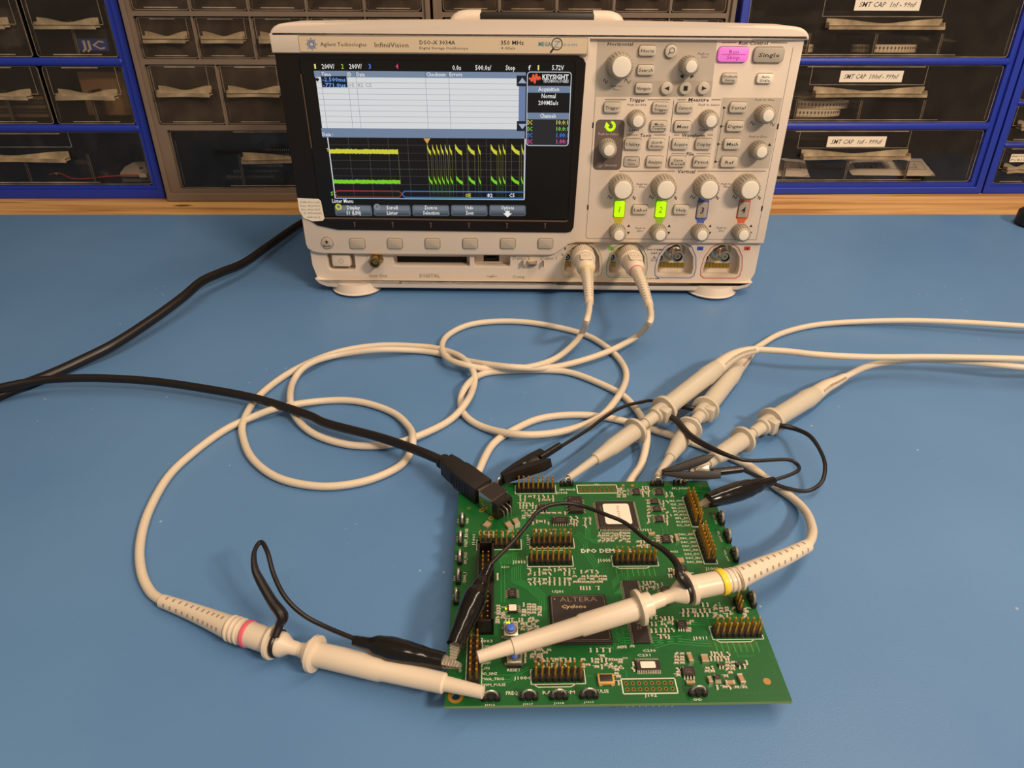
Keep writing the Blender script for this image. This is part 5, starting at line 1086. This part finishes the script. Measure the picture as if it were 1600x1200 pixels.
# ---- probe with yellow band, lying over the board
f1 = {'hook_sleeve': ([(0, 1.2), (.005, 2.4), (.20, 2.9), (.205, 3.45), (.60, 3.95), (.612, 4.5), (.955, 4.7), (.96, 7.4), (.982, 7.5), (.99, 5.2), (1.14, 5.0), (1.15, 3.0), (1.40, 3.0)], PRB),
      'probe_body': ([(1.38, 2.6), (1.60, 2.8), (1.80, 5.2), (1.84, 5.4), (1.90, 5.0), (1.93, 3.4), (1.95, 6.9), (2.03, 7.1), (2.06, 5.1), (3.0, 4.9)], PRB)}
a1 = [W3((745.6, 1027, 18.5)), W3((1006, 947, 24)), W3((1079, 919, 26)), W3((1148, 905, 27))]
r1, ax1, e1 = probe('oscilloscope_probe', 'ivory probe with yellow band lying across the circuit board', a1, f1, {'pts': [W3((1187, 887, 26.5)), W3((1225, 871, 25)), W3((1261, 853, 21))], 'r0': 4.9, 'r1': 3.1, 'grip': 1}, 'front')
pb_ = a1[2].lerp(a1[3], .70); band(r1, pb_, ax1, 5.7, 2.6, YEL); 
for f in (.86, .97, 1.1): ridge(r1, a1[2].lerp(a1[3], f), ax1, 5.25)
K = lambda a, b, z=2.6: W3((a, b, z), zk)
ch1 = [e1, W3((1268, 840, 17)), W3((1269, 825, 12)), W3((1260, 801, 6)), W3((1239, 779, 3)), W3((1208, 757, 2.6)), W3((1169, 727, 2.6)), W3((1110, 702, 2.6)), W3((1050, 681, 2.6)), K(1420, 405), K(1280, 385), K(1140, 395), K(1040, 435), K(960, 490), K(912, 580), W3((746, 750, 2.6)), W3((752, 790, 2.6)), W3((800, 835, 2.6)), W3((890, 845, 2.6)), W3((960, 800, 2.6)), W3((984, 753, 2.6)),
       K(1490, 560), K(1510, 470, 7.4), K(1500, 410, 7.4), K(1460, 350), K(1400, 300), K(1260, 240), K(1160, 225), K(1000, 228), K(920, 240), K(870, 275, 7.4), K(845, 330), K(860, 385), K(930, 430), K(1060, 455, 7.4), K(1200, 445, 4), K(1330, 400, 7.4), K(1400, 330, 7.4), K(1435, 260, 3), K(1425, 205), K(1370, 145), K(1280, 95), K(1130, 60), K(1000, 50), K(880, 62), K(800, 100), K(778, 145, 4), K(800, 185, 7.4), K(870, 208, 9), K(950, 220, 4), K(1080, 215, 7.5), K(1180, 185, 7), K(1250, 130, 8), K(1282, 85, 12), W3((917, 500, 18)), W3((921, 486, 22)), W3((921.5, 476, 27))]
# plug end position is taken from the scope face
def SWm(x, y, h): return (SF.W@Vector((x/1000, y/1000, h/1000)))*1000
def plug(root, cx, tip, bcol, drop):
    a = SWm(cx, -1, 37.5); b = SWm(cx+tip[0]*.0, -14, 37.2); org = Vector(root.location)*1000
    pts = [SWm(cx, -1, 37.5), SWm(cx+tip[0]*.12, -16, 37.0), SWm(cx+tip[0]*.3, -33, 35.0), tip[1]]
    d = (pts[1]-pts[0]).normalized(); d2 = (pts[2]-pts[1]).normalized()
    mb = MB(); mb.sweep([pts[0], pts[0], pts[0].lerp(pts[1], .15), pts[0].lerp(pts[1], .95), pts[1]], [6, 8.3, 8.7, 8.9, 8.2], 0, 40, tans=[d]*5)
    for k in range(34):
        q = 2*PI*k/34; s_ = d.cross(Vector((0, 0, 1))).normalized(); u_ = s_.cross(d); c = pts[0].lerp(pts[1], .5)+(s_*math.cos(q)+u_*math.sin(q))*8.8; X = Matrix((d, (u_*math.cos(q)-s_*math.sin(q)), (s_*math.cos(q)+u_*math.sin(q)))).transposed().to_4x4(); X.translation = c; mb.box((0, 0, 0), (12, .7, .8), 0, X)
    p = mb.build('plug', PRB, root, org=org)
    mb = MB(); mb.sweep([pts[1], pts[1].lerp(pts[2], .03), pts[1].lerp(pts[2], .7), pts[1].lerp(pts[2], .9), pts[2], pts[2]], [7, 7.9, 7.6, 6.6, 5.4, 4], 0, 28, tans=[d2]*6)
    X = Matrix((d2.cross(Vector((0, 0, 1))).normalized(), d2*-1, Vector((0, 0, 1)))).transposed().to_4x4(); s_ = d2.cross(Vector((0, 0, 1))).normalized()*-1; u_ = (d2.cross(s_)).normalized(); u_ = u_ if u_.z > 0 else -u_
    X = Matrix((Vector((1, 0, 0)), -d2, u_)).transposed().to_4x4(); X.translation = pts[1].lerp(pts[2], .45)+u_*7.75; mb.rbox((0, 0, 0), (9, 10, .5), .2, 0, X); mb.text('10:1', 0, 1.5, 1.8, 6, 1, .28, X); mb.text('CAT II 300V', 0, -1.6, 1.1, 7, 1, .28, X)
    mb.build('plug_shell', [PRB, INK_SHADE], p, org=org)
    band(root, pts[2]+d2*.5, d2, 5.6, 1.4, bcol, 'plug_band')
    P = crom([pts[2], pts[2].lerp(pts[3], .5)+Vector((0, 0, 1.5)), pts[3]], 8); n = len(P)-1; rr = [5.2-2.2*k/n for k in range(n+1)]
    mb = MB(); mb.sweep(P, rr, 0, 20); so = mb.build('strain_relief', PRB, root, org=org); mb = MB()
    for row in (-1, 1):
        for k in range(2, n-1):
            t = (P[k+1]-P[k]).normalized(); sd = Vector((1, 0, 0)); nv = (Vector((0, 0, 1))-t*t.z).normalized(); nv = (nv+sd*row*.75).normalized(); c = P[k]+nv*(rr[k]-.02); X = Matrix((t, nv.cross(t).normalized(), nv)).transposed().to_4x4(); X.translation = c; mb.box((0, 0, 0), (.7, 1.8, .25), 0, X)
    mb.build('grip_groove', DIMP, so, org=org)
def YW(u, v, y): q = WORLD.y(u, v, y); return q
t1 = YW(921, 474, -84); ch1[-1] = t1; ch1[-2] = YW(920, 486, -100); ch1[-3] = YW(916, 503, -116)
plug(r1, PX[0]-.8, (2, t1), YEL, 0)
cable(ch1, 2.25, 'cable', CBL, r1, 8, 12)
# its ground lead
gl_ = [W3((1074, 915, 31)), W3((1062, 901, 35)), W3((1059.5, 887, 35)), W3((1052.5, 874, 35)), W3((1034, 857, 35)), W3((1011, 844, 35)), W3((977.5, 817.5, 34)), W3((949, 805, 34)), W3((914, 792, 33)), W3((886, 786.5, 33)), W3((858, 790, 33)), W3((839, 800.6, 32)), W3((826, 817.5, 32)), W3((802, 846, 31)), W3((772, 876, 30)), W3((764, 886, 29))]
cable(gl_, 1.0, 'ground_lead', BLKC, r1, 6, 10, rad=[2.0, 1.9, 1.6, 1.5, 1.3]+[.95]*12)
mb = MB(); c_ = a1[2]-ax1*2.6; tt = ax1.cross(Vector((0, 0, 1))).normalized(); uu = tt.cross(ax1); mb.sweep([c_+(tt*math.cos(q)+uu*math.sin(q))*4.9 for q in [2*PI*k/20 for k in range(21)]], 1.1, 0, 8); mb.build('ground_collar', BLKC, r1, org=a1[0])
boot_clip(r1, W3((765, 883, 29.5)), W3((710, 1008, 23)), [1.8, 2.2, 3.6, 5.0, 4.9, 4.3, 3.8, 3.3], W3((707, 1034, 17)))
# ---- probe with pink band, lying on the mat
a2 = [W3((756, 1082, 16.5)), W3((490, 1021, 8.6)), W3((426, 1003, 8.4)), W3((360, 981, 7.5))]
f2 = {'hook_sleeve': ([(0, 1.2), (.004, 2.4), (.21, 2.9), (.22, 3.9), (.56, 4.4), (.58, 4.9), (.975, 4.9), (.98, 7.4), (1.01, 7.5), (1.02, 5.6), (1.12, 5.4), (1.14, 3.1), (1.3, 3.0)], PRB),
      'probe_body': ([(1.28, 2.7), (1.55, 2.9), (1.72, 4.9), (1.84, 5.3), (1.90, 5.1), (1.92, 3.4), (1.95, 7.0), (2.02, 7.1), (2.04, 5.2), (3.0, 5.2)], PRB)}
r2, ax2, e2 = probe('oscilloscope_probe', 'ivory probe with pink band lying on the mat left of the circuit board', a2, f2, {'pts': [W3((330, 968, 6)), W3((295, 954, 4.6)), W3((254, 939, 3.6))], 'r0': 5.0, 'r1': 3.0, 'grip': 1}, 'front')
band(r2, a2[2].lerp(a2[3], .57), ax2, 5.7, 2.2, PINK)
for f in (.74, .85, .96): ridge(r2, a2[2].lerp(a2[3], f), ax2, 5.6)
ch2 = [e2, W3((235, 924, 2.6)), W3((221, 893, 2.6)), W3((219, 850, 2.6)), W3((232, 800, 2.6)), W3((262, 746, 2.6)), W3((300, 709, 2.6)), K(0, 440), K(100, 393, 4), K(200, 358, 7), K(350, 335), K(480, 337), K(600, 375), K(662, 430, 4), K(674, 475, 7.4), K(665, 520), K(620, 572), K(500, 622), K(350, 640), K(200, 612), K(105, 545), K(68, 465), K(72, 400, 4), K(130, 312, 3), K(250, 225), K(400, 162), K(550, 137), K(700, 140), K(780, 152, 4), K(850, 180, 7.4), K(890, 230, 7.4), K(892, 280, 4), K(865, 340, 7.4), K(800, 408), K(680, 465, 4), K(580, 492, 3), K(450, 492), K(330, 457), K(262, 400, 4), K(236, 330, 7), K(250, 260, 3), K(300, 205, 7), K(400, 172, 4), K(550, 152, 7), K(690, 155, 3), K(780, 168, 3), K(860, 190, 3), K(950, 205, 7), K(1040, 214, 9), K(1160, 216, 4), K(1280, 190, 5), K(1390, 150, 6), K(1480, 100, 8)]
t2_ = YW(1015, 479, -86); ch2 += [YW(1014, 505, -116), YW(1017, 491, -101), t2_]
plug(r2, PX[1]-.8, (7, t2_), PINK, 0)
cable(ch2, 2.25, 'cable', CBL, r2, 8, 12)
g2 = [W3((430, 995, 15)), W3((437, 976, 18)), W3((441, 962, 21)), W3((425, 939, 24)), W3((407, 908, 28)), W3((398, 887, 31)), W3((397.5, 862, 34)), W3((408, 847, 35)), W3((418, 863, 34)), W3((427.5, 897, 30)), W3((445, 932, 26)), W3((473, 960, 22)), W3((508, 979, 19)), W3((556, 999, 17.5))]
cable(g2, 1.0, 'ground_lead', BLKC, r2, 6, 10, rad=[1.6, 1.8, 2.5, 2.1, 1.9, 1.5, 1.0]+[1.0]*9)
mb = MB(); c_ = a2[2]-ax2*2.6; tt = ax2.cross(Vector((0, 0, 1))).normalized(); uu = tt.cross(ax2); mb.sweep([c_+(tt*math.cos(q)+uu*math.sin(q))*4.9 for q in [2*PI*k/20 for k in range(21)]], 1.1, 0, 8); mb.build('ground_collar', BLKC, r2, org=a2[0])
boot_clip(r2, W3((553, 1001, 17.5)), W3((693, 1033, 18)), [2.1, 2.5, 4.3, 4.9, 4.7, 4.2, 3.6, 3.4], W3((719, 1041, 17)))
# ---- three larger probes at the rear edge of the board
PRG = mat('probe_grey_ivory', 'c9bfac', .4, var=.02)
fb = {'hook_sleeve': ([(0, 1.0), (.003, 1.9), (.36, 2.5), (.365, 3.3), (.56, 4.3), (.62, 4.9), (.965, 5.2), (.97, 7.8), (1.0, 8.0), (1.02, 7.6), (1.03, 3.0), (1.35, 3.0)], PRG),
      'probe_body': ([(1.3, 3.6), (1.6, 3.7), (1.62, 5.2), (1.92, 5.4), (1.93, 8.4), (1.97, 8.7), (2.02, 8.2), (2.03, 5.8), (2.75, 6.0), (2.78, 6.4), (3.0, 5.4)], PRG)}
def rear(label, tip, f2_, f1_, end, st, cab, cab_label=None):
    an = [W3(tip), W3(f2_), W3(f1_), W3(end)]
    r, ax, e = probe('oscilloscope_probe', label, an, fb, {'pts': [W3(q) for q in st], 'r0': 5.2, 'r1': 2.7, 'grip': 1, 'step': 1}, 'rear')
    cable([e]+[W3(q) for q in cab], 2.2, 'cable', CBL, r, 8, 12); hook(r, an[0], ax)
    p = an[1].lerp(an[2], .78); sd = ax.cross(Vector((0, 0, 1))).normalized(); up = sd.cross(ax); X = Matrix((ax, sd, up)).transposed().to_4x4(); X.translation = p; mb = MB(); mb.rbox((0, 4.0*(1 if sd.x > 0 else 1), 1), (6, 6.5, 9), 1, 0, X); mb.build('ground_socket', fb['probe_body'][1], r, org=an[0])
    return r, ax, an
rA, axA, anA = rear('ivory probe leftmost of the three at the rear board edge', (888, 747, 14.5), (994, 672, 13), (1039, 638, 15), (1120, 575, 19), [(1140, 560, 20), (1160, 551, 21), (1183, 546, 22)], [(1230, 549, 22), (1282, 554.5, 22), (1360, 558, 21), (1468, 558, 20), (1600, 561, 20), (1700, 566, 16), (1950, 590, 4), (2250, 640, 2.6)])
rB, axB, anB = rear('ivory probe middle of the three with its body passing under its neighbour', (1027, 745, 14.5), (1077, 669, 9.5), (1103, 638, 9.2), (1149, 578, 7), [(1160, 566, 6), (1168, 558, 5), (1178, 546, 4)], [(1190, 538, 3), (1221, 521, 2.6), (1273, 508, 2.6), (1343, 502.5, 4), (1425, 501, 7), (1512, 504, 9), (1600, 509.5, 10), (1700, 516, 7), (1950, 530, 2.6), (2250, 560, 2.6)])
rC, axC, anC = rear('ivory probe rightmost of the three with its lead looping right', (1068, 748, 14.5), (1162, 686, 10), (1206, 657, 9.5), (1273, 616, 8), [(1290, 604, 7.5), (1305, 597, 8), (1320, 589, 8.5)], [(1351, 574, 10), (1386, 566, 12), (1438, 562, 14), (1512, 565.5, 15), (1600, 574, 15), (1700, 583, 11), (1950, 625, 2.6), (2250, 700, 2.6)])
# ground leads of the rear probes
cable([W3(q) for q in ((1047, 651, 14), (1058, 658, 15), (1078.5, 681, 17), (1110, 699.6, 20), (1147.5, 715, 21), (1176, 720, 21), (1228, 718, 20), (1245, 725, 19), (1248, 734, 19), (1234, 742, 19), (1210, 750, 19))], 1.1, 'ground_lead', BLKC, rA, 6, 10, rad=[1.7, 1.9, 2.0, 1.7, 1.1]+[1.0]*8)
boot_clip(rA, W3((1209, 751, 19)), W3((1107, 782, 21)), [2.2, 2.5, 3.9, 4.8, 5.1, 4.9, 4.4, 3.6], W3((1093, 790, 17.5)))
cable([W3(q) for q in ((1092, 640, 10), (1081, 638, 11), (1061, 634, 10), (1040, 630, 6), (1017, 626, 7), (1004, 628, 9), (975, 635, 12), (946, 651, 14), (917.5, 672, 16), (874, 699, 18))], 1.1, 'ground_lead', BLKC, rB, 6, 10, rad=[1.6, 1.8, 1.6, 1.2]+[1.05]*8)
croc(rB, W3((786, 748, 16)), W3((851, 711, 18)), Vector((.8, -.8, .25)), W3((875, 696, 18)))
cable([W3(q) for q in ((1212, 664, 10), (1226, 666, 11), (1245, 671, 11.5), (1265, 681, 13), (1280, 701, 14), (1289, 726, 13), (1284, 753, 9), (1262, 767, 5), (1234, 764, 6), (1205, 754, 9), (1176, 741, 14), (1159, 733, 17))], 1.1, 'ground_lead', BLKC, rC, 6, 10, rad=[1.8, 1.7, 1.4, 1.3, 1.1]+[1.1]*9)
croc(rC, W3((1036, 738, 17)), W3((1124, 737, 18)), Vector((0, .8, 1)), W3((1159, 733, 18)))

# ================================================================== black cables
uplug_dir = Vector((math.cos(ang+PI/2), math.sin(ang+PI/2), 0))
RB = Matrix.Rotation(0.024242, 4, 'Z')
udir = (RB@uplug_dir); ux = RB@Vector((math.cos(ang), math.sin(ang), 0))
sock = (PBF.W@Vector((cen.x/1000, cen.y/1000, (BT+5.5)/1000)))*1000
X = Matrix((ux, udir, Vector((0, 0, 1)))).transposed().to_4x4(); X.translation = sock
uc = empty('usb_cable', 'black cable with a square plug pushed into the metal socket on the circuit board', 'cable', Matrix.Translation(sock*.001))
mb = MB()
pp = [(-5.9, 8.6), (5.9, 8.6), (5.9, 26), (4.9, 29), (4.9, 33), (4.0, 39), (-4.0, 39), (-4.9, 33), (-4.9, 29), (-5.9, 26)]
mb.prism(pp, -5.2, 5.4, 0, X, bev=1.1)
for k in range(7): mb.box((-5.95, 27-2.2*k+1, 0), (.3, .9, 7), 0, X); mb.box((5.95, 27-2.2*k+1, 0), (.3, .9, 7), 0, X)
mb.sweep([X@Vector((0, 38, 0)), X@Vector((0, 41, 0)), X@Vector((0, 41.2, 0)), X@Vector((0, 42.5, 0)), X@Vector((0, 43, 0))], [4, 3.9, 4.3, 4.3, 3], 0, 16); mb.build('usb_plug', BLKM, uc, org=sock)
mb = MB(); mb.rbox((0, 7.0, 0), (8.2, 4.6, 7.4), .6, 0, X); mb.build('plug_shield', STEEL, uc, org=sock)
tail = X@Vector((0, 42, 0))
cable([tail, W3((655, 705, 16)), W3((595, 684, 12)), W3((512, 662, 9.5)), W3((480, 648, 9.5)), W3((405, 624, 9.5)), W3((330, 609, 10)), W3((240, 596, 11)), W3((156, 591, 12)), W3((90, 592, 12)), W3((45, 597, 12)), W3((0, 606, 11.5)), W3((-60, 622, 9)), W3((-200, 650, 3)), W3((-420, 640, 3))], 2.7, 'cable', BLKC, uc, 8, 14)
pc = empty('power_cord', 'thick glossy black cord running from behind the oscilloscope to the left edge', 'cable', Matrix.Translation(W3((240, 498, 0))*.001))
cable([W3((-400, 760, 3.8)), W3((-180, 695, 3.8)), W3((-50, 640, 3.8)), W3((0, 617, 3.8)), W3((36, 602, 3.8)), W3((80, 585, 3.8)), W3((120, 567, 5)), W3((180, 537, 9)), W3((240, 498, 13)), W3((285, 465, 16)), W3((315, 440, 17)), W3((345, 426, 16)), W3((381, 411, 13)), W3((420, 384, 10)), W3((468, 351, 7)), W3((510, 330, 5)), SWm(-150, 175, 14), SWm(-130, 165, 30), SWm(-128, 141, 42)], 3.7, 'cord', BLKC, pc, 8, 16)
mb = MB(); mb.rbox(tuple(SWm(-128, 148, 42)), (24, 18, 16), 3); mb.build('cord_plug', BLKM, pc, org=W3((240, 498, 0)))
# dark object cut by the right frame edge
q = W3((1612, 352, 0)); e = empty('black_adapter', 'black rounded object just entering the right frame edge on the mat', 'adapter', Matrix.Translation(q*.001))
mb = MB(); mb.lathe([(0, 14), (2, 17), (14, 17), (17, 14), (17.5, 8)], 0, None, 28); mb.build('body', BLKM, e); mb = MB(); mb.lathe([(17.5, 8), (20, 7.6), (20.4, 5)], 0, None, 20); mb.build('cap', BLK, e)

# repeats share a group
for cat, grp in (('cabinet', 'parts cabinets in a row along the back of the bench'), ('probe', 'oscilloscope probes around the circuit board'), ('tape roll', 'component tape rolls in the right drawers'), ('bulb', 'glass bulbs in the bottom left drawer')):
    for o in SC.objects:
        if o.parent is None and o.get('category') == cat: o['group'] = grp
